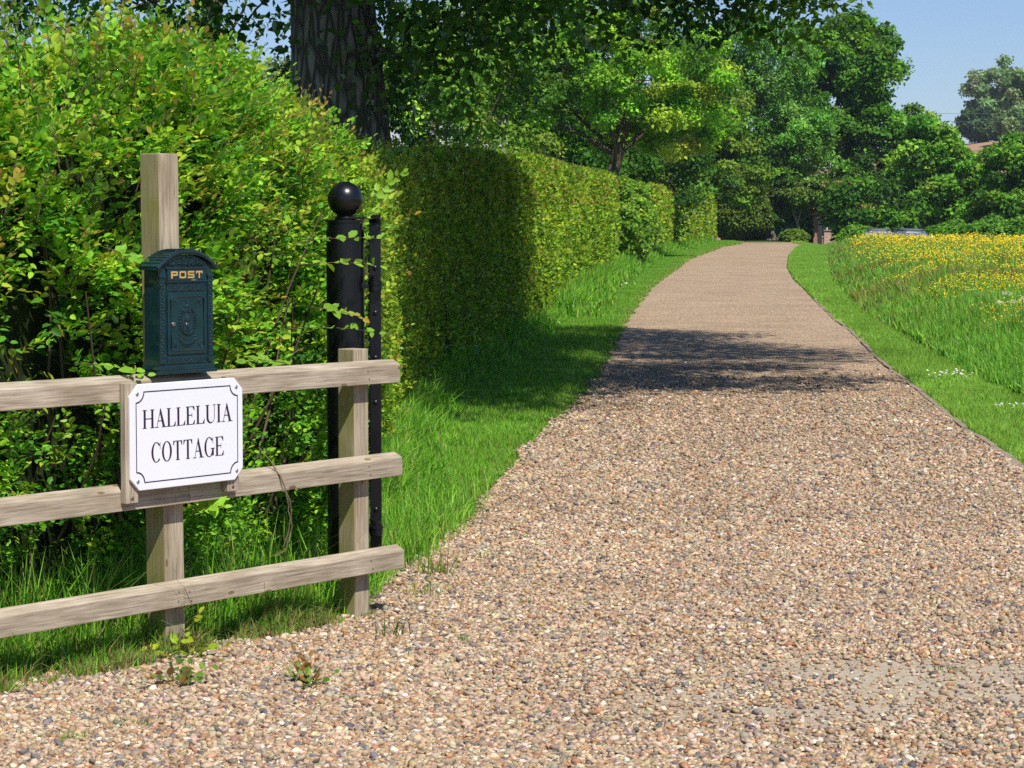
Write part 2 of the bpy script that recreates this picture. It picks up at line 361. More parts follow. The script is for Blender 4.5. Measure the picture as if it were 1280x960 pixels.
r = ramp(t, [(0 if i == 0 else float(cum[i - 1]), PAL[i]) for i in range(len(PAL))], 'CONSTANT')
sp = N(t, 'ShaderNodeSeparateColor'); L(v.outputs['Color'], sp.inputs[0]); L(sp.outputs[0], r.inputs[0])
hs = N(t, 'ShaderNodeMapRange'); hs.inputs['To Min'].default_value = .75; hs.inputs['To Max'].default_value = 1.15; L(sp.outputs[1], hs.inputs[0])
ve = N(t, 'ShaderNodeTexVoronoi', feature='DISTANCE_TO_EDGE'); ve.inputs['Scale'].default_value = 52; L(ma.outputs[2], ve.inputs[0])
re = ramp(t, [(0, (.30, .26, .22)), (.10, (1, 1, 1))]); L(ve.outputs[0], re.inputs[0])
mA = N(t, 'ShaderNodeMix', data_type='RGBA', blend_type='MULTIPLY'); mA.inputs[0].default_value = 1; L(r.outputs[0], mA.inputs[6]); L(hs.outputs[0], mA.inputs[7])
mB = N(t, 'ShaderNodeMix', data_type='RGBA', blend_type='MULTIPLY'); mB.inputs[0].default_value = .45; L(mA.outputs[2], mB.inputs[6]); L(re.outputs[0], mB.inputs[7])
# worn tracks and the bare sandy patch
big = N(t, 'ShaderNodeTexNoise'); big.inputs['Scale'].default_value = .9; big.inputs['Detail'].default_value = 4; L(tc.outputs['Object'], big.inputs[0])
rb = ramp(t, [(.35, (1.0, .99, .97)), (.65, (1.22, 1.21, 1.19))]); L(big.outputs[0], rb.inputs[0])
mC = N(t, 'ShaderNodeMix', data_type='RGBA', blend_type='MULTIPLY'); mC.inputs[0].default_value = 1; L(mB.outputs[2], mC.inputs[6]); L(rb.outputs[0], mC.inputs[7])
PX, PY = unproj(1150, 866)
dm = N(t, 'ShaderNodeMapping'); dm.inputs['Location'].default_value = (-PX / 1.2, -PY / .85, 0); dm.inputs['Scale'].default_value = (1 / 1.2, 1 / .85, 0); L(tc.outputs['Object'], dm.inputs[0])
ln = N(t, 'ShaderNodeVectorMath', operation='LENGTH'); L(dm.outputs[0], ln.inputs[0])
n5 = N(t, 'ShaderNodeTexNoise'); n5.inputs['Scale'].default_value = 5; n5.inputs['Detail'].default_value = 6; L(tc.outputs['Object'], n5.inputs[0])
ad = N(t, 'ShaderNodeMath', operation='ADD'); L(ln.outputs['Value'], ad.inputs[0]); L(n5.outputs[0], ad.inputs[1])
rp = N(t, 'ShaderNodeMapRange'); rp.inputs['From Min'].default_value = 1.8; rp.inputs['From Max'].default_value = .95; L(ad.outputs[0], rp.inputs[0])
n6 = N(t, 'ShaderNodeTexNoise'); n6.inputs['Scale'].default_value = 60; n6.inputs['Detail'].default_value = 8; L(tc.outputs['Object'], n6.inputs[0])
rs = ramp(t, [(.3, (.30, .25, .175)), (.6, (.44, .37, .275)), (.75, (.54, .47, .36))]); L(n6.outputs[0], rs.inputs[0])
mD = N(t, 'ShaderNodeMix', data_type='RGBA'); L(rp.outputs[0], mD.inputs[0]); L(mC.outputs[2], mD.inputs[6]); L(rs.outputs[0], mD.inputs[7])
p = N(t, 'ShaderNodeBsdfPrincipled'); p.inputs['Roughness'].default_value = .85; p.inputs['Specular IOR Level'].default_value = .2
inv = N(t, 'ShaderNodeMath', operation='SUBTRACT'); inv.inputs[0].default_value = 1; L(rp.outputs[0], inv.inputs[1])
bs = N(t, 'ShaderNodeMath', operation='MULTIPLY'); bs.inputs[1].default_value = .9; L(inv.outputs[0], bs.inputs[0])
inv2 = N(t, 'ShaderNodeMath', operation='SUBTRACT'); inv2.inputs[0].default_value = 1; L(v.outputs['Distance'], inv2.inputs[1])
b = N(t, 'ShaderNodeBump'); b.inputs['Distance'].default_value = .012; L(bs.outputs[0], b.inputs['Strength']); L(inv2.outputs[0], b.inputs['Height']); L(b.outputs[0], p.inputs['Normal'])
L(mD.outputs[2], p.inputs[0]); L(p.outputs[0], out.inputs[0])
ys = np.concatenate([np.linspace(-6, 7, 10)[:-1], np.geomspace(7, YEND, 260)])
def wob(y, k): return (.05 * nz(np.stack([y * 2.2, y * 0 + k], -1), 1, 3) + .02 * nz(np.stack([y * 9, y * 0 + k], -1), 1, 4)) * np.clip(y / 20, .5, 1.4)
xl = XL(ys) + wob(ys, 1) - .03; xr = XR(ys) + wob(ys, 5) * .25
NX = 14; V = []
for k in range(NX + 1):
    x = xl + (xr - xl) * k / NX; V.append(np.stack([x, ys, tz(x, ys) + .012], 1))
V = np.stack(V, 1).reshape(-1, 3); i = (np.arange(len(ys) - 1)[:, None] * (NX + 1) + np.arange(NX)[None]).ravel()
Q = np.stack([i, i + 1, i + NX + 2, i + NX + 1], 1)
# the far bend to the right, behind the meadow
xb = np.linspace(XL(YEND), 60, 60); o0 = len(V)
Vb = np.concatenate([np.stack([xb, 0 * xb + YEND, tz(xb, 0 * xb + YEND) + .016], 1), np.stack([xb, 0 * xb + YEND + 5, tz(xb, 0 * xb + YEND + 5) + .016], 1)])
j = np.arange(59); Qb = np.stack([j, j + 1, j + 61, j + 60], 1) + o0
drive = raw('driveway', np.vstack([V, Vb]), [np.vstack([Q, Qb])], m_drive, smooth=True)
tag(drive, 'golden gravel driveway curving away between green verges', 'driveway', kind='structure')

# loose stones
def icosa():
    g = (1 + 5 ** .5) / 2
    v = np.array([(-1, g, 0), (1, g, 0), (-1, -g, 0), (1, -g, 0), (0, -1, g), (0, 1, g), (0, -1, -g), (0, 1, -g), (g, 0, -1), (g, 0, 1), (-g, 0, -1), (-g, 0, 1)], float)
    f = np.array([(0, 11, 5), (0, 5, 1), (0, 1, 7), (0, 7, 10), (0, 10, 11), (1, 5, 9), (5, 11, 4), (11, 10, 2), (10, 7, 6), (7, 1, 8), (3, 9, 4), (3, 4, 2), (3, 2, 6), (3, 6, 8), (3, 8, 9), (4, 9, 5), (2, 4, 11), (6, 2, 10), (8, 6, 7), (9, 8, 1)])
    return v / np.linalg.norm(v[0]), f
def stones():
    iv, fc = icosa(); va = np.stack([iv * (1 + rng.normal(0, .17, (12, 1))) * (1 + rng.normal(0, .12, 3)) for _ in range(40)])
    Y = 6.9 * (31 / 6.9) ** rng.random(760000) ; 
    hw = Y * .235 + .25; X = rng.uniform(-1, 1, len(Y)) * hw
    dens = np.clip(Y / 7, 1, None) ** -1.15                       # log sampling already thins with distance
    keep = rng.random(len(Y)) < .78 * (1 - sm(13, 31, Y)) ** 1.2
    X, Y = X[keep], Y[keep]
    inside = (X > XL(Y) + wob(Y, 1) - .10) & (X < XR(Y) + wob(Y, 5) * .25)
    X, Y = X[inside], Y[inside]
    d = np.hypot((X - PX) / 1.2, (Y - PY) / .85) + .5 * nz(np.stack([X, Y], 1), 4, 9)
    keep = rng.random(len(X)) < np.clip((d - .38) * .9, .10, 1)
    X, Y = X[keep], Y[keep]; n = len(X); print('stones', n)
    s = np.exp(rng.normal(math.log(.0079), .32, n)).clip(.004, .018) * np.clip(Y / 13, 1, 1.3)
    sc = s[:, None] * np.stack([rng.uniform(1.0, 1.5, n), rng.uniform(.7, 1.05, n), rng.uniform(.42, .75, n)], 1)
    a = rng.uniform(0, 2 * np.pi, n); tx, ty = rng.normal(0, .35, n), rng.normal(0, .35, n)
    v = va[rng.integers(0, 40, n)] * sc[:, None]
    c, q = np.cos(tx)[:, None], np.sin(tx)[:, None]; v = np.stack([v[..., 0], v[..., 1] * c - v[..., 2] * q, v[..., 1] * q + v[..., 2] * c], -1)
    c, q = np.cos(ty)[:, None], np.sin(ty)[:, None]; v = np.stack([v[..., 0] * c + v[..., 2] * q, v[..., 1], -v[..., 0] * q + v[..., 2] * c], -1)
    c, q = np.cos(a)[:, None], np.sin(a)[:, None]; v = np.stack([v[..., 0] * c - v[..., 1] * q, v[..., 0] * q + v[..., 1] * c, v[..., 2]], -1)
    v += np.stack([X, Y, tz(X, Y) + .012 + s * rng.uniform(.1, .75, n)], 1)[:, None]
    col = mixcol(n, PAL, PW, .14); uu = (X - XL(Y)) / (XR(Y) - XL(Y)); col = col * (1 + .10 * nz(np.stack([X, Y], 1), 1.3, 5) - .07 * (np.exp(-((uu - .36) / .07) ** 2) + np.exp(-((uu - .70) / .07) ** 2)) * sm(10, 14, Y))[:, None]
    Fi = (fc[None] + (np.arange(n) * 12)[:, None, None]).reshape(-1, 3)
    o = raw('gravel', v.reshape(-1, 3), [Fi], attrmat('flint_stone', .7, .3), col=np.repeat(np.clip(col, .02, .9), 12, 0))
    tag(o, 'loose cream, tan and slate grey flint gravel covering the driveway', 'gravel', kind='stuff')
stones()

# concrete edging along the right side of the drive
yy = 15.2; k = 0
while yy < 48:
    ln = .88 * rng.uniform(.9, 1.05); y0, y1 = yy, yy + ln; yy = y1 + .02
    c0, c1 = np.array([XR(y0) + .03, y0]), np.array([XR(y1) + .03, y1]); c = (c0 + c1) / 2; dd = c1 - c0
    mb = MB(); mb.box((0, 0, -.05), (float(np.hypot(*dd)) - .015, .055, .14), bev=.006)
    o = mb.out('edging_stone', M_conc); k += 1
    o.location = (c[0], c[1], float(tz(*c)) + .0 + rng.uniform(-.012, .012)); o.rotation_euler = (rng.normal(0, .03), rng.normal(0, .01), math.atan2(dd[1], dd[0]) + rng.normal(0, .012))
    tag(o, 'one of the weathered concrete edging strips sunk between gravel and right verge', 'edging', group='concrete edging strips along the right side of the drive')
print('edging', k)

# ------------------------------------------------------------------ fence
PHI = R(52); dF = np.array([math.cos(PHI), math.sin(PHI)]); eF = np.array([-math.sin(PHI), math.cos(PHI)])
RT = .05
A0 = np.array([-.647, 9.83]) + RT * eF
def lx(px, yl, O):
    a = (px - 640) / F; q = O + yl * eF; w = np.array([1, -a]); return -(q @ w) / (dF @ w)
O = A0 + lx(215.5, 0, A0) * dF
fence = empty('post_and_rail_fence', (O[0], O[1], 0), PHI, 'weathered timber post and rail fence with three rails at the edge of the gravel', 'fence')
def post(x0, x1, z1, lean=0):
    w = x1 - x0; mb = MB(); mb.box((z1 / 2 - .1, 0, 0), (z1 + .2, w, w), bev=.004)
    o = mb.out('post', M_post, fence)
    # local x -> up ; local y -> fence depth ; local z -> the left side
    o.matrix_local = Matrix.Translation((x0 + w / 2, w / 2, 0)) @ Matrix.Rotation(lean, 4, 'Y') @ Matrix(((0, 0, -1, 0), (0, 1, 0, 0), (1, 0, 0, 0), (0, 0, 0, 1)))
    return o
xa, xb_ = lx(203.5, 0, O), lx(228, 0, O); post(xa, xb_, 1.94, R(.0)).rotation_euler.y += R(-.45)
xc, xd = lx(442, 0, O), lx(460, 0, O); post(xc, xd, 1.15)
print('post widths', xb_ - xa, xd - xc, 'spacing', xc - xa)
RZ = (1.004, .600, .203)
def rail(x0, x1, z, dz0=0, dz1=0, endcut=0):
    prof = [(-RT, 0), (-RT, .074), (-RT + .004, .079), (-.008, .098), (0, .098), (0, 0)]
    mb = MB(); n = len(prof); l = x1 - x0
    A = [mb.b.verts.new((0, y, q)) for y, q in prof]; B = [mb.b.verts.new((l, y, q)) for y, q in prof]
    mb.b.faces.new(A[::-1]); mb.b.faces.new(B)
    for i in range(n): mb.b.faces.new((A[i], A[(i + 1) % n], B[(i + 1) % n], B[i]))
    o = mb.out('rail', M_rail, fence, bev=.0025); o.location = (x0, -.001, z + dz0); o.rotation_euler = (0, -math.atan2(dz1 - dz0, l), 0)
    return o
xe = [lx(500, -RT, O), lx(502.5, -RT, O), lx(504.5, -RT, O)]
xj = xb_ - (xb_ - xa) / 2
for q, z in enumerate(RZ):
    rail(-2.9, xj - .001 + (0, .03, 0)[q], z, (.01, -.004, -.006)[q], (.003, .0, .0)[q]); rail(xj + .001 + (0, .03, 0)[q], xe[q], z, .0, (-.002, .004, .002)[q])
rails = [o for o in fence.children if o.name.startswith('rail')]
for q, ro_ in enumerate(rails):                              # nail heads, two at every post
    px_ = [(xa + xb_) / 2 - .03] if q % 2 == 0 else [(xa + xb_) / 2 + .03, (xc + xd) / 2]
    for xx in px_:
        for zz in (.022, .056): MB().cyl((xx - ro_.location.x + rng.normal(0, .006), -RT - .0005, zz + rng.normal(0, .003)), .0036, .002, 'Y', 10).out('nail', M_rust, ro_)

# ------------------------------------------------------------------ house sign
SH, SW = .40, 0.0
sxl, sxr = lx(162.3, -.10, O), lx(303.6, -.10, O); SW = sxr - sxl; print('sign width', SW)
sign = empty('house_sign', tuple(O + dF * (sxl + SW / 2) + eF * -.095) + (.975,), PHI, 'white house name sign with dark border, screwed to the fence below the post box', 'sign')
zt = .014; ch = .045
octo = [(-SW / 2 + ch, -SH / 2), (SW / 2 - ch, -SH / 2), (SW / 2, -SH / 2 + ch), (SW / 2, SH / 2 - ch), (SW / 2 - ch, SH / 2), (-SW / 2 + ch, SH / 2), (-SW / 2, SH / 2 - ch), (-SW / 2, -SH / 2 + ch)]
SZ = -.10                                                     # panel centre below 1.065
pan = MB().prism([(x, z + SZ) for x, z in octo], 0, .012).out('panel', M_sign, sign, bev=.003)
class Flat:                                                   # flat ink shapes, each a hair proud of the last
    def __init__(s): s.V = []; s.F = []; s.k = 0
    def poly(s, pts):
        s.k += 1; b = len(s.V); y = -.0008 - .00002 * (s.k % 9)
        s.V += [(x, y, z) for x, z in pts]; s.F.append(list(range(b, b + len(pts))))
    def strip(s, A, B):
        s.k += 1; y = -.0008 - .00002 * (s.k % 9); b = len(s.V); n = len(A)
        s.V += [(x, y, z) for x, z in A] + [(x, y, z) for x, z in B]
        for i in range(n - 1): s.F.append([b + i, b + i + 1, b + n + i + 1, b + n + i])
    def line(s, pts, w, closed=True):
        P = np.array(pts); n = len(P)
        if closed:
            T = unit(np.roll(P, -1, 0) - P) + unit(P - np.roll(P, 1, 0))
        else: T = np.gradient(P, axis=0)
        T = unit(T); Nn = np.stack([-T[:, 1], T[:, 0]], 1) * w / 2; A, B = P + Nn, P - Nn
        if closed: A, B = np.vstack([A, A[:1]]), np.vstack([B, B[:1]])
        s.strip(A.tolist(), B.tolist())
fl = Flat(); ins = .030; rr = .040; bx, bz = SW / 2 - ins, SH / 2 - ins; pts = []
for cx, cz, a0 in ((bx, bz, 270), (-bx, bz, 0), (-bx, -bz, 90), (bx, -bz, 180)):
    # concave corner round the screw, walked anticlockwise
    st = {270: (270, 180), 0: (0, -90), 90: (90, 0), 180: (180, 90)}[a0]
    for a in np.linspace(st[0], st[1], 9): pts.append((cx + rr * math.cos(R(a)), cz + SZ + rr * math.sin(R(a))))
fl.line(pts, .0056)
raw('border', fl.V, fl.F, M_ink, pan)
def glyph(fl, ch, x, z, h, sx):
    T, t_, sf, se = .17, .045, .035, .085                    # thick, thin, serif height, serif reach
    def P(*q): fl.poly([(x + a * sx * h, z + b * h) for a, b in q])
    def rect(x0, z0, x1, z1): P((x0, z0), (x1, z0), (x1, z1), (x0, z1))
    def stem(x0, w, top=True, bot=True, z0=0, z1=1):
        rect(x0, z0, x0 + w, z1)
        if bot: rect(x0 - se, z0, x0 + w + se, z0 + sf)
        if top: rect(x0 - se, z1 - sf, x0 + w + se, z1)
    def ring(cx, rx, a0, a1, ox=0):
        a = np.radians(np.linspace(a0, a1, 28)); cz = .5
        A = [(x + (cx + rx * math.cos(q)) * sx * h, z + (cz + .525 * math.sin(q)) * h) for q in a]
        B = [(x + (cx + (rx - T) * math.cos(q)) * sx * h, z + (cz + .485 * math.sin(q)) * h) for q in a]; fl.strip(A, B)
    if ch == 'H': stem(.1, T); stem(.73, T); rect(.1 + T, .49, .73, .49 + t_); return 1.02
    if ch == 'I': stem(.12, T); return .44
    if ch == 'L': stem(.1, T, bot=False); rect(.02, 0, .74, sf); P((.58, sf), (.74, sf), (.77, .26), (.735, .26)); return .80
    if ch == 'E':
        stem(.1, T, top=False, bot=False); rect(.02, 0, .76, sf); P((.60, sf), (.76, sf), (.79, .25), (.755, .25))
        rect(.02, 1 - sf, .74, 1); P((.72, .77), (.755, .77), (.74, 1 - sf), (.58, 1 - sf)); rect(.1 + T, .5, .52, .5 + t_); rect(.52, .40, .555, .64); return .86
    if ch == 'T':
        stem(.36, T, top=False); rect(.06, 1 - sf, .83, 1); P((.06, .76), (.095, .76), (.20, 1 - sf), (.06, 1 - sf)); P((.795, .76), (.83, .76), (.83, 1 - sf), (.69, 1 - sf)); return .89
    if ch == 'A':
        P((.13, 0), (.175, 0), (.49, .93), (.455, 1.0)); P((.66, 0), (.85, 0), (.52, 1.02), (.44, 1.02), (.455, 1), (.40, .86)) if False else P((.655, 0), (.85, 0), (.50, 1.02), (.445, 1.02), (.40, .84))
        rect(.0, 0, .31, sf); rect(.56, 0, .97, sf); rect(.23, .33, .72, .33 + t_); return .97
    if ch == 'U':
        rect(.12, .3, .12 + T, 1); rect(.03, 1 - sf, .12 + T + se, 1); rect(.78, .3, .78 + t_, 1); rect(.68, 1 - sf, .92, 1)
        a = np.radians(np.linspace(180, 360, 20)); cx = (.12 + .825) / 2; rx = (.825 - .12) / 2
        A = [(x + (cx + rx * math.cos(q)) * sx * h, z + (.3 + .32 * math.sin(q)) * h) for q in a]
        c2 = (.12 + T + .78) / 2; r2 = (.78 - .12 - T) / 2
        B = [(x + (c2 + r2 * math.cos(q)) * sx * h, z + (.3 + .26 * math.sin(q)) * h) for q in a]; fl.strip(A, B); return .98
    if ch == 'O': ring(.48, .43, 0, 360); return .97
    if ch == 'C': ring(.48, .43, 42, 318); rect(.78, .66, .82, .99); return .90
    if ch == 'G': ring(.48, .43, 42, 335); rect(.78, .68, .82, .99); rect(.72, .05, .72 + T, .44); rect(.60, .44 - sf, .98, .44); return 1.0
    return .5
ADV = dict(H=1.02, I=.44, L=.80, E=.86, T=.89, A=.97, U=.98, O=.97, C=.90, G=1.0)
def word(txt, cx, z, h, wd):
    tot = sum(ADV[c] for c in txt); sx = wd / (tot * h); x = cx - wd / 2
    for i, c in enumerate(txt):
        f = Flat(); glyph(f, c, x, z, h, sx); raw('letter', f.V, f.F, M_ink, pan); x += ADV[c] * sx * h
word('HALLELUIA', .002, SZ + .032, .070, SW * .80)
word('COTTAGE', .000, SZ - .098, .074, SW * .655)
for sx in (-1, 1):
    for szz in (-1, 1):
        MB().ball((sx * (SW / 2 - .036), -.001, SZ + szz * (SH / 2 - .036)), .0075, (1, .5, 1), 8).out('screw', M_steel, sign, True)
for x0, zb in ((-SW / 2 - .012, -.345), (SW / 2 - .075, -.345)):
    o = MB().box((0, 0, 0), (.43 + (0.02), .062, .028), bev=.002).out('batten', M_rail, sign)
    o.matrix_local = Matrix.Translation((x0 + .031, .027, -.345 + .225)) @ Matrix(((0, 1, 0, 0), (0, 0, 1, 0), (1, 0, 0, 0), (0, 0, 0, 1)))
    s = MB().ball((0, 0, 0), .008, (1, .5, 1), 8).out('screw', M_rust, o, True); s.location = (-.205, .0, -.015); s.rotation_euler = (R(90), 0, 0)

# ------------------------------------------------------------------ post box
BW, BD, BH = .262, .112, .462
bxc = lx(238, -BD, O)
box = empty('post_box', (O[0] + dF[0] * bxc + eF[0] * -.002, O[1] + dF[1] * bxc + eF[1] * -.002, RZ[0] + .1005), PHI,
            'dark green metal post box with arched roof on the top fence rail', 'post box')
yf = -BD
box.scale = (1.13, .80, 1.11)
W2 = BW / 2 - .008
mb = MB(); mb.box((0, yf / 2, .20), (2 * W2, BD - .012, .355)); 
arch = lambda w, z0, rise, n=16: [(w * math.cos(R(a)) if False else -w + 2 * w * i / n, z0 + rise * (1 - abs(-1 + 2 * i / n) ** 2.2)) for i, a in enumerate(range(n + 1))]
ap = arch(W2 - .002, .365, .040)
mb.prism([(-W2 + .002, .3775 - .02)] + ap + [(W2 - .002, .3775 - .02)], -.006, yf + .006)
body = mb.out('body', M_green, box, bev=.002)
# base plinth, stepped
mb = MB(); mb.box((0, yf / 2, .006), (BW + .016, BD + .012, .012), bev=.003).box((0, yf / 2, .021), (BW, BD + .002, .018), bev=.004)
mb.out('plinth', M_green, box)
# arched ribbed roof with overhang
ro = arch(BW / 2 + .010, .366, .058, 20); ri = arch(BW / 2 + .010, .354, .054, 20)
mb = MB(); mb.prism(ro + ri[::-1], .0, yf - .010)
for i in range(0, 21, 1):
    x, z = ro[i]; mb.tube([(x, -.001, z + .001), (x, yf - .008, z + .001)], .0016, 6)
mb.tube([(x * .985, yf - .011, z - .006) for x, z in ro], .005, 8)
mb.out('roof', M_green, box, True)
def relief(name, par, bumps=(), curves=(), m=M_green):
    mb = MB()
    for x, z, rx, rz, d in bumps: mb.ball((x, 0, z), 1, (rx, d * 1.6, rz), 5)
    for pts, r in curves: mb.tube([(x, -r * .5, z) for x, z in pts], r * 1.25, 6)
    return mb.out(name, m, par, True)
def arc(cx, cz, rx, rz, a0, a1, n=14): return [(cx + rx * math.cos(R(a)), cz + rz * math.sin(R(a))) for a in np.linspace(a0, a1, n)]
def spiral(cx, cz, r, a0, turns, sgn=1, n=18): return [(cx + r * (1 - .75 * k / n) * math.cos(a0 + sgn * turns * 6.28 * k / n), cz + r * (1 - .75 * k / n) * math.sin(a0 + sgn * turns * 6.28 * k / n)) for k in range(n + 1)]
yb = yf + .0065                                               # body front face
# side pilasters with beading
for sx in (-1, 1):
    o = MB().box((sx * (W2 - .011), yb - .003, .19), (.022, .010, .30), bev=.002).box((sx * (W2 - .011), yb - .006, .335), (.028, .016, .012), bev=.003).box((sx * (W2 - .011), yb - .006, .043), (.028, .016, .014), bev=.003).out('pilaster', M_green, box)
    r_ = relief('beading', o, [(sx * (W2 - .011) + .003 * (-1) ** k, .062 + .0105 * k, .0052, .0045, .003) for k in range(25)], [(arc(sx * (W2 - .011), .062 + .021 * k, .005, .008, 60, 300, 7), .0011) for k in range(12)]); r_.location.y = yb - .0085
# crest under the arch
rs_ = np.random.default_rng(3)
bm_ = []; cv = []
for k in range(46):
    u = rs_.uniform(-.88, .88); zz = rs_.uniform(0, 1); bm_.append((u * .088, .367 + zz * .033 * (1 - abs(u) ** 1.7) + .001, rs_.uniform(.003, .007), rs_.uniform(.002, .004), .0045))
for sx in (-1, 1):
    for q in range(4): cv.append((spiral(sx * (.018 + .019 * q), .374 + .009 * (1 - q / 4), .008 - .0012 * q, 0 if sx > 0 else math.pi, 1.1, sx), .0018))
relief('arch_crest', box, bm_, cv).location.y = yb
# letter flap
fl_o = MB().box((0, yb - .004, .338), (.176, .010, .038), bev=.003).out('letter_flap', M_green, box)
MB().box((0, yb - .006, .3605), (.19, .012, .006), bev=.002).box((0, yb - .007, .3155), (.19, .014, .005), bev=.002).out('slot_frame', M_green, box)
MB().box((.028, yb - .0145, .3192), (.022, .004, .0045), bev=.001).out('slot_edge', M_steel, fl_o)
def bold(ch, x0, w, h, f):
    t = .0058; V = lambda a, b, c, d: f.poly([(x0 + a, b), (x0 + c, b), (x0 + c, d), (x0 + a, d)])
    if ch == 'P': V(0, 0, t + .0015, h); V(t + .0015, h - t, w * .8, h); V(t + .0015, h * .36, w * .8, h * .36 + t); V(w * .8, h * .36 + .001, w, h - .001)
    if ch == 'O': V(0, .001, t + .0005, h - .001); V(w - t - .0005, .001, w, h - .001); V(t + .0005, 0, w - t - .0005, t); V(t + .0005, h - t, w - t - .0005, h)
    if ch == 'S': V(0, 0, w - .001, t * .95); V(.001, h - t * .95, w, h); V(.001, h / 2 - t * .45, w - .001, h / 2 + t * .45); V(0, h / 2 + t * .45, t, h - t * .95); V(w - t, t * .95, w, h / 2 - t * .45)
    if ch == 'T': V(0, h - t, w, h); V(w / 2 - t / 2, 0, w / 2 + t / 2, h - t); V(0, h - t * 1.7, t * .6, h - t); V(w - t * .6, h - t * 1.7, w, h - t)
for i, c in enumerate('POST'):
    f = Flat(); bold(c, -.073 + .0385 * i, .031, .0245, f)
    o = raw('letter', f.V, f.F, M_gold, fl_o); o.location = (0, yb - .0095, .3255)
# scroll band below the flap and above the plinth
for zc, nm in ((.296, 'scroll_band'), (.047, 'scroll_band')):
    o = MB().box((0, yb - .002, zc), (.178, .006, .026), bev=.002).out(nm, M_green, box)
    cv = []; bb = []
    for k in range(9):
        cv.append((spiral(-.074 + .0185 * k, zc - .001 + .003 * (-1) ** k, .0085, 0, .9, (-1) ** k), .0017)); bb.append((-.065 + .0185 * k, zc + .004 * (-1) ** k, .005, .0025, .003))
    relief('scrolls', o, bb, cv[:9]).location.y = yb - .005
# door
dz0, dz1, dw = .066, .278, .089
door = MB().box((0, yb - .005, (dz0 + dz1) / 2), (2 * dw, .012, dz1 - dz0), bev=.003).out('door', M_green, box)
fr_ = MB()
iw, i0, i1, c_ = dw - .013, dz0 + .014, dz1 - .014, .008
loop = [(-iw + c_, i0), (iw - c_, i0), (iw, i0 + c_), (iw, i1 - c_), (iw - c_, i1), (-iw + c_, i1), (-iw, i1 - c_), (-iw, i0 + c_), (-iw + c_, i0)]
fr_.tube([(x, yb - .011, z) for x, z in loop], .0034, 6); fr_.out('door_moulding', M_green, door, True)
zc = .182; bb = []; cv = []
for k in range(30):                                          # oval wreath
    a = 2 * math.pi * k / 30
    if 60 < math.degrees(a) < 120: continue
    bb.append((.034 * math.cos(a), zc + .046 * math.sin(a), .0062, .0045, .0055)); bb.append((.040 * math.cos(a + .1), zc + .051 * math.sin(a + .1), .004, .003, .0035))
cv.append((arc(0, zc - .004, .020, .026, 0, 360, 26), .0022)); cv.append((arc(0, zc - .021, .018, .016, 190, 350), .0026)); cv.append((arc(0, zc - .030, .026, .019, 200, 340), .002))
bb += [(0, zc + .060, .0035, .014, .0045), (0, zc + .048, .010, .008, .005), (0, zc + .036, .017, .006, .005), (-.012, zc + .030, .008, .005, .005), (.012, zc + .030, .008, .005, .005), (0, zc + .008, .012, .013, .005), (0, zc - .017, .010, .009, .005)]
for sx in (-1, 1):
    cv.append(([(sx * .004, zc + .032), (sx * .016, zc + .021), (sx * .026, zc + .020)], .0028)); cv.append((spiral(sx * .010, zc + .006, .008, 0, 1.2, sx), .0015)); cv.append((spiral(sx * .013, zc - .022, .008, 1.5, 1.1, sx), .0015))
relief('crest', door, bb, cv).location.y = yb - .011
bb = [(x, .117 - .016 * (1 - (x / .036) ** 2), .0065, .0045, .0045) for x in np.linspace(-.034, .034, 9)] + [(x, .110 - .016 * (1 - (x / .036) ** 2), .0045, .003, .0035) for x in np.linspace(-.028, .028, 8)]
cv = [(spiral(sx * .038, .122, .009, 1.57, 1.1, sx), .002) for sx in (-1, 1)]
relief('swag', door, bb, cv).location.y = yb - .011
for sx in (-1, 1):
    for z, sz_ in ((.250, -1), (.096, 1)):
        relief('corner_scroll', door, [(sx * .060, z, .006, .0035, .004), (sx * .052, z + .004 * sz_, .004, .003, .0035), (sx * .062, z + sz_ * .011, .003, .006, .0035)], [(spiral(sx * .055, z + sz_ * .003, .009, 0, 1, sx), .0016)]).location.y = yb - .011
MB().cyl((-.066, yb - .014, .170), .0072, .008, 'Y', 20, bev=.0015).out('lock', M_steel, door, True)
MB().box((-.066, yb - .0185, .170), (.0018, .001, .007)).out('keyhole', M_black, door)
MB().ball((.068, yb - .012, .088), .006, (1, .6, 1), 8).out('stud', M_green, door, True)

# ------------------------------------------------------------------ gate post and gate
gx, gy = (432 - 640) / F * 10.55, 10.55
gp = empty('gate_post', (gx, gy, 0), R(4), 'round black metal gate post topped with a ball finial', 'gate post')
MB().cyl((0, 0, .8), .0845, 1.70, 'Z', 64).cyl((0, 0, 1.66), .080, .05, 'Z', 64).out('shaft', M_black, gp, True)
MB().cyl((0, 0, 1.687), .0855, .012, 'Z', 64, bev=.002).out('cap', M_black, gp, True)
MB().lathe([(.046, 1.693), (.048, 1.70), (.040, 1.708), (.036, 1.716), (.040, 1.724)], 32).out('finial_neck', M_black, gp, True)
MB().ball((0, 0, 1.785), .078, n=24).out('ball_finial', M_black, gp, True)
hx = .128
gl = empty('metal_gate', (gx + .132, gy - .0, 0), R(90) + R(3.7), 'black metal gate standing wide open, seen edge on beside the ball topped post', 'gate')
st = MB().box((0, 0, .94), (.030, .052, 1.46), bev=.004)
st.out('stile', M_black, gl)
arcp = [(.0 + .06 * (1 - math.cos(a)), 0, 1.66 + .05 * math.sin(a)) for a in np.linspace(0, 1.57, 8)]
mb = MB()
for (x, _, z), (x2, _, z2) in zip(arcp, arcp[1:]): mb.box(((x + x2) / 2, 0, (z + z2) / 2), (math.hypot(x2 - x, z2 - z) + .01, .052, .012), Matrix.Rotation(-math.atan2(z2 - z, x2 - x), 3, 'Y'))
mb.out('stile_head', M_black, gl)
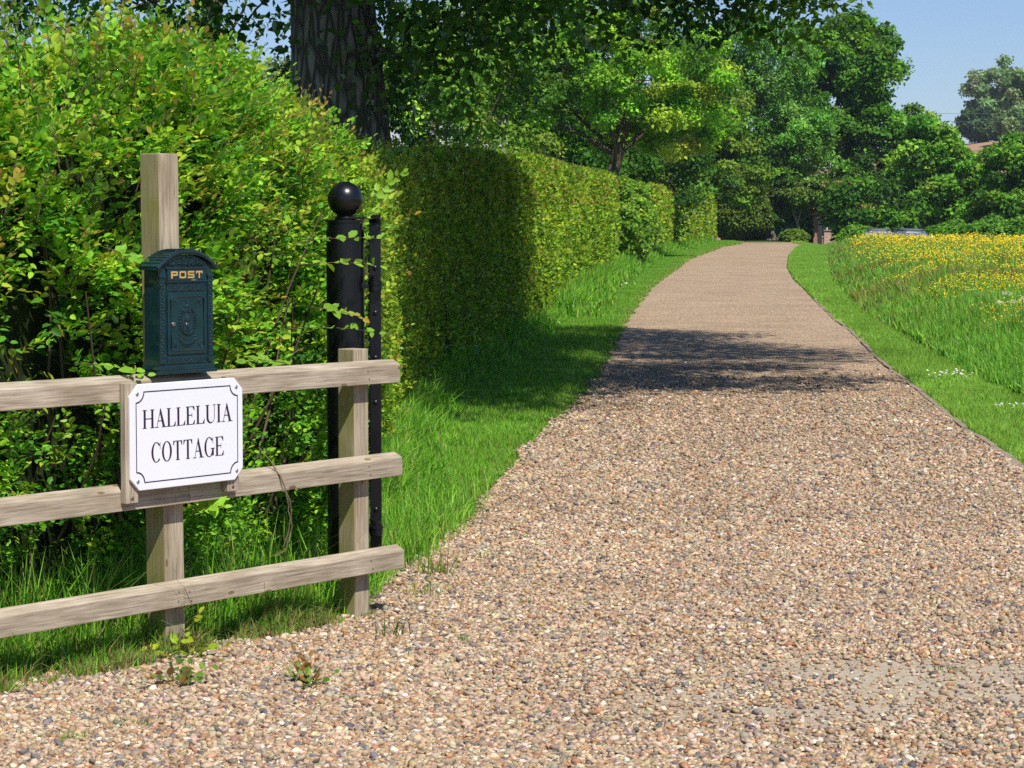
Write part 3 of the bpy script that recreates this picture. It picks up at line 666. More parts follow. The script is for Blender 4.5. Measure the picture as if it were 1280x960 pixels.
MB().box((-.012, .066, 1.702), (.040, .150, .010), bev=.002).out('top_strap', M_black, gl)
for z in (1.48, 1.28, 1.08, .88, .55, .40): MB().ball((-.017, 0, z), .0115, (.6, 1, 1), 8).out('bolt', M_black, gl, True)
for z in (1.40, .31):
    o = MB().cyl((-.024, .0, z), .030, .05, 'Z', 20, bev=.003).cyl((-.024, .0, z + .034), .020, .022, 'Z', 16, bev=.003).cyl((-.024, 0, z + .012), .034, .008, 'Z', 20).out('hinge', M_black, gl, True)
    MB().box((-.024, .075, z), (.022, .12, .022), bev=.003).out('hinge_arm', M_black, o)
for z in (.28, .45, 1.25, 1.62): MB().box((1.45, 0, z), (2.86, .028, .04), bev=.003).out('rail', M_black, gl)
for k in range(22): MB().cyl((.16 + k * .125, 0, .94), .008, 1.36, 'Z', 8).out('bar', M_black, gl, True)
MB().box((2.90, 0, .94), (.04, .04, 1.46), bev=.004).out('end_stile', M_black, gl)

# ------------------------------------------------------------------ grass
GC = [(.16, .40, .030), (.23, .52, .038), (.10, .28, .022), (.30, .54, .055), (.38, .46, .10)]
def pts3(x, y, dz=0): return np.stack([x, y, tz(x, y) + dz], 1)
def logy(n, a, b, p=1.0):
    u = rng.random(n); return a * (b / a) ** u
# left verge, mown
y = logy(300000, 9.9, 135); x0, x1 = np.where(y < 14, -1.6 + (y - 9.9) * .18, XH(y) - .15), XL(y) + wob(y, 1)
x = x0 + (x1 - x0) * rng.random(len(y)); edge = (x1 - x)
k = (rng.random(len(y)) < np.clip(edge / .22 + .12, .0, 1)); x, y, edge = x[k], y[k], edge[k]; n = len(y)
h = (.035 + .045 * rng.random(n)) * (1 + .35 * nz(np.stack([x, y], 1), 2.5, 1)); h *= np.clip(edge / .3, .4, 1)
w = np.clip(.0022 * y / 7, .004, .03); h = np.maximum(h, .0012 * y)
c = mixcol(n, GC, [4, 5, 3, 3, .6], .15) * (1 + .15 * nz(np.stack([x, y], 1), .8, 2))[:, None]
straw = (rng.random(n) < .5 * np.exp(-edge / .10)) | (rng.random(n) < .05); c = np.where(straw[:, None], np.array([.42, .34, .14]) * rng.uniform(.7, 1.2, (n, 1)), c)
near = y < 26
a1 = blade_arrays(pts3(x, y)[near], h[near], w[near] * rng.uniform(.7, 1.3, near.sum()), c[near], .5)
a2 = blade_arrays(pts3(x, y)[~near], h[~near], w[~near], c[~near], .5, seg=1)
def joinb(arrs):
    V = []; Qs = {}; C = []; o = 0
    for v, qs, c in arrs:
        V.append(v); C.append(c)
        for q in qs: Qs.setdefault(q.shape[1], []).append(q + o)
        o += len(v)
    return np.concatenate(V), [np.concatenate(z) for z in Qs.values()], np.concatenate(C)
def put(name, arrs, m=M_grass):
    v, q, c = joinb(arrs); return raw(name, v, q, m, None, col=c)
tag(put('mown_grass', [a1, a2]), 'short bright green grass of the verge between hedge and drive', 'grass', kind='stuff')
# long grass at the hedge foot
def longgrass(n, a, b, xf, spread, hm, cols=GC, wt=(3, 3, 4, 2, 1), wk=1.0, lean=.55):
    y = logy(n, a, b); x = xf(y) + np.abs(rng.normal(0, 1, n)) * spread(y) - .12
    cl = nz(np.stack([x, y], 1), 3.2, 7)
    k = rng.random(n) < np.clip(.55 + .6 * cl, .12, 1); x, y, cl = x[k], y[k], cl[k]; n = len(x)
    h = hm * rng.uniform(.45, 1.2, n) * (1 + .4 * cl) * np.exp(-((x - xf(y)) / (spread(y) * 2.2)) ** 2)
    w = np.clip(.0009 * y * wk, .005, .035)
    c = mixcol(n, cols, wt, .18)
    return blade_arrays(pts3(x, y), h, w, c, lean)
lg1 = longgrass(50000, 13.5, 40, XH, lambda y: .20 + .0 * y, .26)
lg2 = longgrass(40000, 40, 130, XH, lambda y: .4 + .0 * y, .40)
tag(put('long_grass', [lg1, lg2]), 'long shaded grass growing at the foot of the clipped hedge', 'grass', kind='stuff')
# grass under and behind the fence (fence coordinates)
def fpts(u, v): q = O[None] + u[:, None] * dF + v[:, None] * eF; return np.stack([q[:, 0], q[:, 1], np.zeros(len(u))], 1)
n = 26000; u = rng.uniform(-1.6, 1.15, n); v = -.06 + np.abs(rng.normal(0, .26, n)) - .06 * (u < -.2)
cl = nz(np.stack([u, v], 1), 4, 8); k = rng.random(n) < np.clip(.6 + .7 * cl, .1, 1); u, v, cl = u[k], v[k], cl[k]; n = len(u)
h = rng.uniform(.06, .26, n) * (1 + .5 * cl) * np.clip(.45 + v * 3, .3, 1.4); h = h * np.where(u > .95, .5, 1)
c = mixcol(n, GC + [(.30, .22, .09)], [4, 4, 3, 3, 1.2, 1.0], .2)
sw = rng.random(n) < .45 * np.exp(-np.clip(v, 0, 9) / .06); c = np.where(sw[:, None], np.array([.36, .27, .12]) * rng.uniform(.6, 1.2, (n, 1)), c * .85)
f1 = blade_arrays(fpts(u, v), h, rng.uniform(.004, .008, n), c, .6)
n = 1600; u = rng.uniform(-1.5, 1.1, n); v = rng.uniform(.12, .6, n)
f2 = blade_arrays(fpts(u, v), rng.uniform(.2, .5, n), rng.uniform(.005, .009, n), mixcol(n, GC, [4, 4, 2, 3, 2], .15), .45)
n = 9000; y = rng.uniform(9.9, 14.5, n); x = rng.normal(-.75 + (y - 10) * .02, .22, n); k = x < XL(y) - .02; x, y = x[k], y[k]; n = len(x)
f3 = blade_arrays(pts3(x, y), rng.uniform(.06, .24, n), rng.uniform(.004, .008, n), mixcol(n, GC, [4, 5, 3, 3, 1.5], .2), .6)
tag(put('fence_grass', [f1, f2, f3]), 'uneven long grass with dry blades growing under the fence', 'grass', kind='stuff')
# right verge
y = logy(260000, 12.5, 133); x0, x1 = XR(y) + .06 + wob(y, 5) * .2, np.where(y < 16, XR(y) + 4, XM(y) + .3)
x = x0 + (x1 - x0) * rng.random(len(y)); k = (x < y * .26 + 1.2); x, y = x[k], y[k]; n = len(y)
h = (.045 + .05 * rng.random(n)) * (1 + .3 * nz(np.stack([x, y], 1), 2.0, 1)); w = np.clip(.0022 * y / 7, .004, .03); h = np.maximum(h, .0011 * y)
c = mixcol(n, [(.25, .50, .055), (.33, .58, .075), (.17, .38, .04), (.42, .56, .12)], [4, 4, 3, 2], .14) * (1 + .12 * nz(np.stack([x, y], 1), .9, 12))[:, None]
near = y < 26
tag(put('verge_grass', [blade_arrays(pts3(x, y)[near], h[near], w[near], c[near], .5), blade_arrays(pts3(x, y)[~near], h[~near], w[~near], c[~near], .5, seg=1)]),
    'short mown grass strip between the drive and the meadow', 'grass', kind='stuff')
# meadow
y = logy(390000, 15, 118); xm = XM(y); dx = rng.random(len(y)) ** 1.0 * (y * .26 + 2.0 - xm); x = xm + dx; k = dx > 0; x, y, dx = x[k], y[k], dx[k]; n = len(y)
P2 = np.stack([x, y], 1)
tall = np.clip(.30 + dx * .42, .2, 1) * (1 + .22 * nz(P2, .8, 21))
h = .68 * tall * rng.uniform(.5, 1.1, n); w = np.clip(.0009 * y, .006, .05)
far = sm(25, 50, y)
c = mixcol(n, [(.16, .42, .045), (.24, .52, .055), (.10, .29, .03), (.32, .54, .08)], [4, 4, 2, 3], .16)
c2 = mixcol(n, [(.26, .32, .05), (.34, .34, .08), (.32, .24, .10), (.18, .30, .04)], [4, 3, 2.0, 4], .16)
kk = (rng.random(n) < far * (.45 + .5 * nz(P2, .35, 5)))[:, None]; c = np.where(kk, c2, c)
M1 = blade_arrays(pts3(x, y), h, w, c, .35)
tag(put('meadow_grass', [M1]), 'tall uncut meadow grass on the right', 'meadow grass', kind='stuff')
# buttercups: five-petalled discs turned up, clustered
n = 66000; y = logy(n, 20, 116); xm = XM(y); dx = rng.random(n) ** .9 * (y * .26 + 2 - xm); x = xm + dx
P2 = np.stack([x, y], 1); pr = np.clip(sm(20, 34, y) * 1.4 * (.30 + 1.1 * nz(P2, .6, 31)) + sm(60, 85, y) * .18, 0.01, 1) * sm(.5, 1.6, dx) 
k = (rng.random(n) < pr) & (dx > 0); x, y, dx = x[k], y[k], dx[k]; n = len(x); P2 = np.stack([x, y], 1); print('buttercups', n)
tall = np.clip(.30 + dx * .42, .2, 1) * (1 + .22 * nz(P2, .8, 21)); z = tz(x, y) + .68 * tall * rng.uniform(.78, 1.12, n)
rad = np.maximum(.010, .00031 * y) * rng.uniform(.8, 1.2, n)
up = unit(np.stack([rng.normal(0, .45, n), rng.normal(-.45, .4, n), np.ones(n)], 1)); t1 = unit(np.cross(up, np.array([[1., .3, 0]]))); t2 = np.cross(up, t1)
Cc = np.stack([x, y, z], 1); V = [Cc - up * rad[:, None] * .3]
for a in range(5):
    q = a * 2 * math.pi / 5; V.append(Cc + rad[:, None] * (t1 * math.cos(q) + t2 * math.sin(q)))
V = np.stack(V, 1).reshape(-1, 3); b = (np.arange(n) * 6)[:, None]
T = np.concatenate([b + np.array([[0, 1 + a, 1 + (a + 1) % 5]]) for a in range(5)])
tag(raw('buttercups', V, [T], M_petal, None, col=np.repeat(mixcol(n, [(.84, .60, .01), (.88, .70, .03), (.74, .45, .01)], [5, 4, 2], .06), 6, 0)), 'yellow buttercups thick over the meadow grass', 'buttercups', kind='stuff')

# ------------------------------------------------------------------ twiggy sprays (near hedge and loose shoots)
def spray_arrays(B, Dr, Ln, nl, L, cols, wts, tipcol=None, r=None, droop=.15, wid=.62, tilt=0):
    """B twig base, Dr direction, Ln length; nl leaves alternate along each"""
    r = r or rng; n = len(B); Dr = unit(Dr); sd = unit(np.cross(Dr, np.array([[0, 0, 1.0]]) + r.normal(0, .3, (n, 3)))); up = np.cross(sd, Dr)
    t = (np.arange(nl) + .8) / nl; P = B[:, None] + Dr[:, None] * (Ln[:, None] * t)[..., None] - np.array([0, 0, 1.0]) * (Ln[:, None] * droop * t ** 2)[..., None]
    sg = np.where(np.arange(nl) % 2, 1, -1)[None, :, None]
    D = Dr[:, None] * .55 + sd[:, None] * sg * .85 + r.normal(0, .28, (n, nl, 3)); D[:, -1] = Dr + r.normal(0, .2, (n, 3))
    Nn = up[:, None] + r.normal(0, .35, (n, nl, 3)); Nn = Nn + np.array([0, -.15 - tilt, .35])
    LL = L * r.uniform(.65, 1.25, (n, nl)) * (1 - .35 * t[None] ** 3)
    c = mixcol(n, cols, wts, .10)[:, None] * np.exp(r.normal(0, .12, (n, nl, 1)))
    if tipcol is not None:
        m_ = (r.random((n, 1, 1)) < tipcol[1]) * (t[None, :, None] ** 3); c = c * (1 - m_) + np.array(tipcol[0]) * m_
    return leaf_arrays(P.reshape(-1, 3), D.reshape(-1, 3), unit(Nn.reshape(-1, 3)), LL.ravel(), wid, c.reshape(-1, 3), .3, True)
def stem_paths(B, Dr, Ln, r0=.0022, droop=.15):
    Dr = unit(Dr); t = np.linspace(-.25, 1, 5)
    return [(b + d * l * t[:, None] - np.array([0, 0, 1]) * l * droop * (np.clip(t, 0, 1) ** 2)[:, None], r0 * (1.2 - .8 * np.clip(t, 0, 1))) for b, d, l in zip(B, Dr, Ln)]

def hedge_surface(s, C, hw, hh, th, off=0):
    """s index position along path C (floats), th 0 (front foot) .. 1 (back foot); returns point, outward normal"""
    i = np.clip(s, 0, len(C) - 1.001); a = i.astype(int); f = (i - a)[:, None]
    c = C[a] * (1 - f) + C[a + 1] * f; tg = unit(C[a + 1] - C[a]); nx = np.stack([tg[:, 1], -tg[:, 0]], 1)   # right-hand side
    w = np.interp(i, np.arange(len(C)), hw); h = np.interp(i, np.arange(len(C)), hh)
    # perimeter: up the front, over the top, down the back with rounded shoulders
    p = th * (2 * h + 2 * w); X = np.where(p < h, w, np.where(p < h + 2 * w, w - (p - h), -w)); Z = np.where(p < h, p, np.where(p < h + 2 * w, h, h - (p - h - 2 * w)))
    rr = np.minimum(w, .30 * h) * .8; ux, uz = np.abs(X) - (w - rr), Z - (h - rr); cor = (ux > 0) & (uz > 0)
    ln = np.sqrt(np.maximum(ux, 1e-6) ** 2 + np.maximum(uz, 1e-6) ** 2); fx = np.where(cor, (w - rr + ux / ln * rr), np.abs(X)); fz = np.where(cor, (h - rr + uz / ln * rr), Z)
    nX = np.where(cor, ux / ln, (uz <= 0) * 1.0) * np.sign(X); nZ = np.where(cor, uz / ln, (ux <= 0) * (uz > 0) * 1.0); nX = np.where((nX == 0) & (nZ == 0), np.sign(X), nX)
    fx = fx * np.sign(X); P = np.stack([c[:, 0] + nx[:, 0] * fx, c[:, 1] + nx[:, 1] * fx, fz], 1); P[:, 2] += tz(c[:, 0], c[:, 1])
    Nn = unit(np.stack([nx[:, 0] * nX, nx[:, 1] * nX, nZ], 1)); return P + Nn * np.asarray(off)[..., None] if np.ndim(off) else P + Nn * off, Nn
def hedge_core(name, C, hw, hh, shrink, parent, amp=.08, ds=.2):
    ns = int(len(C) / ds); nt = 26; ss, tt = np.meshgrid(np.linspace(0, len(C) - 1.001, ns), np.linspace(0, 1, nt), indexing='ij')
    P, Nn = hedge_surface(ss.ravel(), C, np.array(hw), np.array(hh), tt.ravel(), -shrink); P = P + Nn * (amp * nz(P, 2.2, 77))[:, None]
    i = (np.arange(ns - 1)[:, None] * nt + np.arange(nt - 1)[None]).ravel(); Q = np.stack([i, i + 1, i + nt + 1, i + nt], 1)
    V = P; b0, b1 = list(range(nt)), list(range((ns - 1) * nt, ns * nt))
    me = raw(name, V, Q.tolist() + [b0[::-1], b1], M_core, parent); return me  # solid filler behind the leaves, inner shade put into its dark colour

# near overgrown hedge
C1 = np.array([(-3.6, 7.6), (-2.95, 8.55), (-2.35, 9.5), (-1.95, 10.4), (-1.62, 11.3), (-1.52, 12.4), (-1.50, 13.6), (-1.5, 15.0)])
w1 = np.array([.60, .62, .64, .60, .57, .53, .40, .28]); h1 = np.array([1.95, 2.05, 2.24, 2.40, 2.36, 2.22, 2.05, 1.95])
hd = empty('overgrown_hedge', (-1.9, 10.4, 0), 0, 'overgrown bright yellow green hedge with loose leafy shoots behind the timber fence', 'hedge')
def set_rel(o, par):                                          # world-space mesh under an empty
    o.parent = par; o.matrix_parent_inverse = Matrix.Translation(-par.location) if par.rotation_euler.z == 0 else par.matrix_basis.inverted(); return o
set_rel(hedge_core('shade_core', C1, w1, h1, .24, None, .10), hd)
def surf_samples(n, C, hw, hh, tlo=0, thi=1, depth=.25, amp=.12, fq=1.6, seed=41):
    s = rng.uniform(0, len(C) - 1.001, n); th = rng.uniform(tlo, thi, n)
    P, Nn = hedge_surface(s, C, np.array(hw), np.array(hh), th); o = amp * nz(P, fq, seed) + .4 * amp * nz(P, fq * 3, seed + 1) - np.abs(rng.exponential(depth, n)).clip(0, depth * 3)
    return P + Nn * o[:, None], Nn, s, th
HC = [(.20, .47, .030), (.34, .58, .040), (.11, .32, .026), (.05, .17, .016), (.46, .58, .05)]
arr = []; st = []
B, Nn, s, th = surf_samples(19500, C1, w1, h1, 0, .62, .09, .24, 2.0)
k_ = (nz(B, 3.4, 90) > -.42) | (rng.random(len(B)) < .22); B, Nn, s, th = B[k_], Nn[k_], s[k_], th[k_]; low = B[:, 2] < 1.0
Dr = Nn * .55 + np.array([0, 0, .45]) + rng.normal(0, .5, B.shape); Ln = rng.uniform(.10, .26, len(B))
arr.append(spray_arrays(B[~low], Dr[~low], Ln[~low], 8, .049, HC, [6, 4.5, 4, 1.6, 1.8], ((.46, .28, .05), .15)))
arr.append(spray_arrays(B[low], Dr[low], Ln[low], 8, .038, HC, [5, 2.5, 5, 3, .5], None))
B2, N2, _, _ = surf_samples(3000, C1, w1, h1, .60, 1, .1, .16); arr.append(spray_arrays(B2, N2 * .6 + rng.normal(0, .5, B2.shape) + np.array([0, 0, .3]), rng.uniform(.1, .25, len(B2)), 7, .05, HC, [5, 3, 4, 2, 1]))
# long shoots standing off the top and front
B3, N3, s3, th3 = surf_samples(560, C1, w1, h1, .22, .60, .02, .10); D3 = N3 * .35 + np.array([0, 0, 1.0]) + rng.normal(0, .3, B3.shape); L3 = rng.uniform(.18, .42, len(B3))
arr.append(spray_arrays(B3, D3, L3, 12, .040, HC, [4, 5, 2, 0, 4], ((.45, .22, .06), .55))); st += stem_paths(B3, D3, L3)
def at(px, py, y): d = ray(px, py); t = y / d[1]; return np.array([d[0] * t, y, H + d[2] * t])
SH_ = [((240, 130, 9.6), (0.10, 0, 1), .42), ((232, 95, 9.6), (.10, 0, 1), .30), ((120, 60, 9.3), (.2, 0, 1), .25), ((60, 45, 9.2), (-.1, 0, 1), .22), ((190, 100, 9.4), (.0, 0, 1), .20),
       ((395, 300, 10.35), (1, -.35, .12), .36), ((385, 330, 10.3), (1, -.3, .10), .34), ((380, 410, 10.2), (1, -.2, .06), .34), ((400, 385, 10.2), (1, -.3, -.1), .20), ((455, 275, 10.5), (.8, -.2, .7), .20), ((462, 250, 10.9), (.7, 0, .7), .22), ((450, 300, 11), (1, 0, .6), .3),
       ((345, 452, 9.62), (-.6, -.5, .1), .16), ((370, 440, 9.7), (-.4, -.5, -.3), .14), ((140, 312, 9.0), (.6, -.2, -.15), .16), ((110, 455, 8.9), (1, -.2, -.05), .24), ((245, 635, 9.2), (.8, -.2, .15), .12)]
B4 = np.array([at(*a) for a, _, _ in SH_]); D4 = np.array([b for _, b, _ in SH_], float); L4 = np.array([c for *_, c in SH_])
arr.append(spray_arrays(B4[:5], D4[:5], L4[:5], 14, .040, HC, [4, 4, 2, 1, 2], ((.5, .28, .05), .5), droop=.05))
arr.append(spray_arrays(B4[5:], D4[5:], L4[5:], 11, .058, [(.30, .52, .05), (.22, .46, .04)], [1, 1], ((.5, .30, .05), .35), droop=.12, tilt=1.3)); st += stem_paths(B4, D4, L4 * .9, .0018, .1)
v_, q_, c_ = merge(arr); print('near leaves', len(q_[0]))
set_rel(raw('foliage', v_, q_, M_leaf, None, col=c_), hd)
# woody stems inside the foot of the hedge
for k in range(90):
    s = rng.uniform(0, 6.9); P, _ = hedge_surface(np.array([s]), C1, w1 * .55, h1, np.array([rng.uniform(0, .02)])); b0 = P[0]; b0[2] = 0
    t = np.linspace(0, 1, 6)[:, None]; d = np.array([rng.normal(0, .3), rng.normal(0, .3) - .12, rng.uniform(.8, 1.8)]); st.append((b0 + d * t + np.array([.05, -.05, 0]) * np.sin(t * 5 + k), .011 * (1.1 - .8 * t[:, 0])))
set_rel(tubes('stem', st, M_twig, None, 5), hd)

# second loose bush between the overgrown hedge and the clipped one
def bush(name, label, cat, c, rad, n, L, cols, wts, m=M_leaf, depth=.25, lumps=9, seed=5, group=None, core=True, detail=False):
    r = np.random.default_rng(seed); root = empty(name, (c[0], c[1], float(tz(c[0], c[1]))), 0, label, cat, group); rad = np.array(rad, float)
    d = unit(r.normal(size=(n, 3))); d[:, 2] = np.abs(d[:, 2]) * np.where(r.random(n) < .75, 1, -.6)
    o = 1 + .16 * nz(d, 2.4, seed) + .09 * nz(d, 6, seed + 1) - np.abs(r.exponential(.10, n))
    P = d * rad * o[:, None] + np.array([0, 0, rad[2] * .55]); P[:, 2] = np.abs(P[:, 2])
    Nn = unit(d * .8 + np.array([0, -.1, .4]) + r.normal(0, .45, d.shape)); D = unit(np.cross(Nn, r.normal(size=Nn.shape)) + np.array([0, 0, -.15]))
    v, q, cc = leaf_arrays(P, D, Nn, L * r.uniform(.6, 1.3, n), .6, mixcol(n, cols, wts, .16, r), .25, detail)
    raw('foliage', v, [q], m, root, col=cc)
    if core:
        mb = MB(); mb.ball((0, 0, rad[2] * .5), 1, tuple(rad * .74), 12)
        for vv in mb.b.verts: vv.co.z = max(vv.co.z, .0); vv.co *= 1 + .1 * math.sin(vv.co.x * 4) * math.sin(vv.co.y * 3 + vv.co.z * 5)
        mb.out('shade_core', M_core, root)
    return root
DG = [(.045, .13, .014), (.07, .18, .02), (.10, .24, .03), (.03, .08, .012)]

# clipped hedge
C2 = np.array([(XH(y) - .62 if y < 100 else XH(y) - .6, y) for y in (15.2, 18, 21, 24, 28, 32, 36, 40, 45, 50, 56, 62, 69)])
C2[:, 0] = np.array([XH(y) - .62 for y in C2[:, 1]])
w2 = np.full(len(C2), .62); h2 = np.interp(C2[:, 1], [15, 23, 40, 54, 70], [2.15, 2.42, 2.72, 2.8, 2.85]) * (1 + .012 * np.sin(C2[:, 1]))
h3 = empty('clipped_hedge', (float(C2[3, 0]), 24, 0), 0, 'long clipped hedge, shaded at its near end, sunlit and rust tipped further on', 'hedge')
set_rel(hedge_core('shade_core', C2, w2, h2, .13, None, .02), h3)
HC2 = [(.18, .35, .024), (.29, .48, .03), (.09, .21, .016), (.42, .50, .04), (.30, .22, .045)]
def hedge_leaves(n, C, w, h, L0, cols, wts, depth=.04, tl=0, thi=.68, amp=.06):
    P, Nn, s, th = surf_samples(n, C, w, h, tl, thi, depth, amp, 2.6, 61); P[:, 2] += .05 * nz(P[:, :2], 1.1, 15) * (th > .2)
    y = P[:, 1]; k = rng.random(n) < np.clip(.35 + 18 / y, 0, 1); P, Nn, y = P[k], Nn[k], y[k]; n = len(P)
    L = np.maximum(L0, .0019 * y) * rng.uniform(.7, 1.3, n)
    M_ = unit(Nn * .7 + rng.normal(0, .55, P.shape) + np.array([0, 0, .3])); D = unit(np.cross(M_, rng.normal(size=P.shape)) + np.array([0, 0, .4]) + Nn * .4)
    top = P[:, 2] - tz(P[:, 0], y) > 1.9
    c = mixcol(n, cols, wts, .15); c = np.where(((rng.random(n) < .09 * top))[:, None], mixcol(n, [(.38, .28, .05), (.34, .18, .05)], [2, 1], .1), c)
    c = c * (1 + .12 * nz(P, .6, 70))[:, None]
    return leaf_arrays(P, D, M_, L, .6, c, .25, False)
v_, q_, c_ = hedge_leaves(230000, C2, w2, h2, .036, HC2, [4, 4, 4, 2.5, .2])
B_, N_, s_b, t_b = surf_samples(1900, C2, w2, h2, .05, .62, .02, .06); D_ = N_ * .7 + np.array([0, 0, .8]) + rng.normal(0, .35, B_.shape); L_ = rng.uniform(.06, .20, len(B_))
v2_, q2_, c2_ = spray_arrays(B_, D_, L_, 6, .042, HC2, [4, 5, 1, 4, .5], ((.42, .26, .06), .4))
v_, q_, c_ = merge([(v_, q_, c_), (v2_, q2_, c2_)]); set_rel(raw('foliage', v_, q_, M_leaf, None, col=c_), h3); q_ = q_[0]; print('hedge leaves', len(q_))
# the farther stretch, behind a darker rounded shrub
C3 = np.array([(XH(y) - .8, y) for y in (80, 88, 96, 104, 112, 120, 128, 136)]); w3 = np.full(len(C3), .8); hh3 = np.full(len(C3), 2.75)
h4 = empty('clipped_hedge', (float(C3[3, 0]), 98, float(tz(C3[3, 0], 98))), 0, 'far stretch of clipped hedge beyond the dark rounded shrub', 'hedge')
set_rel(hedge_core('shade_core', C3, w3, hh3, .15, None, .05), h4)
v_, q_, c_ = hedge_leaves(60000, C3, w3, hh3, .05, HC2, [4, 4, 2, 3, 1.2], .05); set_rel(raw('foliage', v_, [q_], M_leaf, None, col=c_), h4)
bush('rounded_shrub', 'dark green rounded shrub breaking the line of the clipped hedge', 'shrub', (3.55, 76), (1.0, 3.6, 1.85), 30000, .13, HC2, [4, 1, 5, 1, 0], seed=12)
bush('ivy_bush', 'tall olive green bush at the far end of the hedge', 'bush', (14.1, 148), (1.9, 2.4, 3.2), 26000, .20, [(.12, .20, .02), (.18, .24, .03), (.07, .14, .015)], [3, 2, 2], seed=13)
bush('hedge_shrub', 'glossy leaved shrub in shade between the gate and the clipped hedge', 'shrub', (-1.38, 16.2), (.5, .9, 1.40), 17000, .045, [(.05, .15, .015), (.09, .24, .025), (.15, .30, .03)], [3, 3, 1], seed=14, detail=True)

# ------------------------------------------------------------------ trees
def tree(name, label, cat, c, trunk_h, trunk_r, blobs, nclump, crad, npl, L, cols, wts, bark, seed, lean=(0, 0), group=None, flat=.75, limbs=9, shell=.5, wid=.6, extra=None, jit=.16, ivy=0, noleafbelow=None):
    """blobs: list of (dx, dy, z, rx, ry, rz) crown lobes relative to the foot"""
    r = np.random.default_rng(seed); root = empty(name, (c[0], c[1], float(tz(c[0], c[1]))), 0, label, cat, group)
    bl = np.array(blobs, float); vol = (bl[:, 3] * bl[:, 4] * bl[:, 5]) ** (2 / 3); i = r.choice(len(bl), nclump, p=vol / vol.sum())
    d = unit(r.normal(size=(nclump, 3))); rad = shell + (1 - shell) * r.random(nclump) ** .6
    K = bl[i, :3] + d * bl[i, 3:] * rad[:, None]
    if extra is not None: K = np.vstack([K, np.array(extra, float)])
    nk = len(K); cr = crad * np.exp(r.normal(0, .22, nk))
    npl = int(npl * 1.3); L = L * 1.1; n = nk * npl; j = np.repeat(np.arange(nk), npl); e = unit(r.normal(size=(n, 3))); e[:, 2] = np.where(r.random(n) < .35, np.abs(e[:, 2]), e[:, 2])
    rr = r.random(n) ** .45 * (1 + .25 * nz(e * 1.0 + K[j], 3, seed)); P = K[j] + e * (cr[j] * rr)[:, None] * np.array([1, 1, flat])
    Nn = unit(e * .75 + np.array([0, 0, .40]) + r.normal(0, .42, e.shape)); L = L; D = unit(np.cross(Nn, r.normal(size=Nn.shape)) + e * .3 + np.array([0, 0, -.1]))
    ck = mixcol(nk, cols, wts, jit, r); cc = ck[j] * np.exp(r.normal(0, .16, (n, 1)))
    if noleafbelow is not None: kp = P[:, 2] > noleafbelow; P, Nn, D, cc = P[kp], Nn[kp], D[kp], cc[kp]; n = len(P)
    v, q, cc = leaf_arrays(P, D, Nn, L * r.uniform(.6, 1.35, n), wid, cc, .25, False)
    crown = raw('crown', v, [q], M_tree, root, col=cc)
    # trunk and limbs
    th = np.linspace(0, 1, 9); top = np.array([lean[0], lean[1], trunk_h]); fl_ = 1 + .7 * np.exp(-th * 9)
    tp = top * th[:, None] + np.stack([.05 * trunk_h * np.sin(th * 3 + seed) * th, .03 * trunk_h * np.sin(th * 2), 0 * th], 1)
    V, Q = tube_arrays([(tp, trunk_r * fl_ * (1 - .35 * th))], 20); V = V + .05 * trunk_r * nz(V, 3 / trunk_r * .5, 5)[:, None] * np.array([1, 1, 0])
    raw('trunk', V, Q, bark, root, smooth=True)
    paths = []; fk = tp[-1]; near = K[r.choice(nk, min(limbs, nk), replace=False)] * np.array([.8, .8, .9]) 
    ends = []
    for e_ in near:
        s0 = tp[r.integers(5, 9)]; t = np.linspace(0, 1, 7)[:, None]; mid = (s0 + e_) / 2 + r.normal(0, .09, 3) * np.linalg.norm(e_ - s0) + np.array([0, 0, .08 * np.linalg.norm(e_ - s0)])
        pp = (1 - t) ** 2 * s0 + 2 * t * (1 - t) * mid + t ** 2 * e_; pp += r.normal(0, .012, pp.shape) * np.linalg.norm(e_ - s0) * (t > 0) * (t < 1)
        paths.append((pp, trunk_r * .34 * (1 - .8 * t[:, 0]) * (r.uniform(.6, 1)))); ends.append(pp)
    allp = np.concatenate(ends)
    for k_ in K[r.choice(nk, min(nk, 150), replace=False)]:
        a = allp[np.argmin(np.linalg.norm(allp - k_, axis=1) + r.uniform(0, .3))]; t = np.linspace(0, 1, 5)[:, None]; ll = np.linalg.norm(k_ - a)
        pp = a * (1 - t) + k_ * t + r.normal(0, .05, (5, 3)) * ll * (t > 0); paths.append((pp, trunk_r * .09 * (1.1 - t[:, 0])))
    set_ = tubes('limbs', paths, bark, root, 6)
    if ivy:
        n = ivy; a = r.uniform(-.55, 1.2, n); z = r.uniform(.2, trunk_h, n); rr = trunk_r * r.uniform(.95, 1.35, n) 
        P = np.stack([np.cos(a) * rr, np.sin(a) * rr * .9 - .05, z], 1) + np.interp(z, tp[:, 2], tp[:, 0])[:, None] * np.array([1, 0, 0]); Nn = unit(np.stack([np.cos(a), np.sin(a) - .3, .3 + 0 * a], 1) + r.normal(0, .3, (n, 3)))
        leaves('ivy', M_leaf, root, P, unit(np.stack([r.normal(0, .5, n), r.normal(0, .3, n), -np.ones(n)], 1)), Nn, .07 * r.uniform(.6, 1.2, n), .8, mixcol(n, [(.03, .09, .01), (.05, .13, .015)], [1, 1], .2, r))
    return root
def X(px, y): return (px - 640) / F * y
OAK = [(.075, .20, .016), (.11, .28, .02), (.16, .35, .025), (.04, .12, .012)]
BRI = [(.24, .50, .03), (.18, .41, .024), (.32, .56, .04), (.09, .23, .016), (.36, .46, .05)]
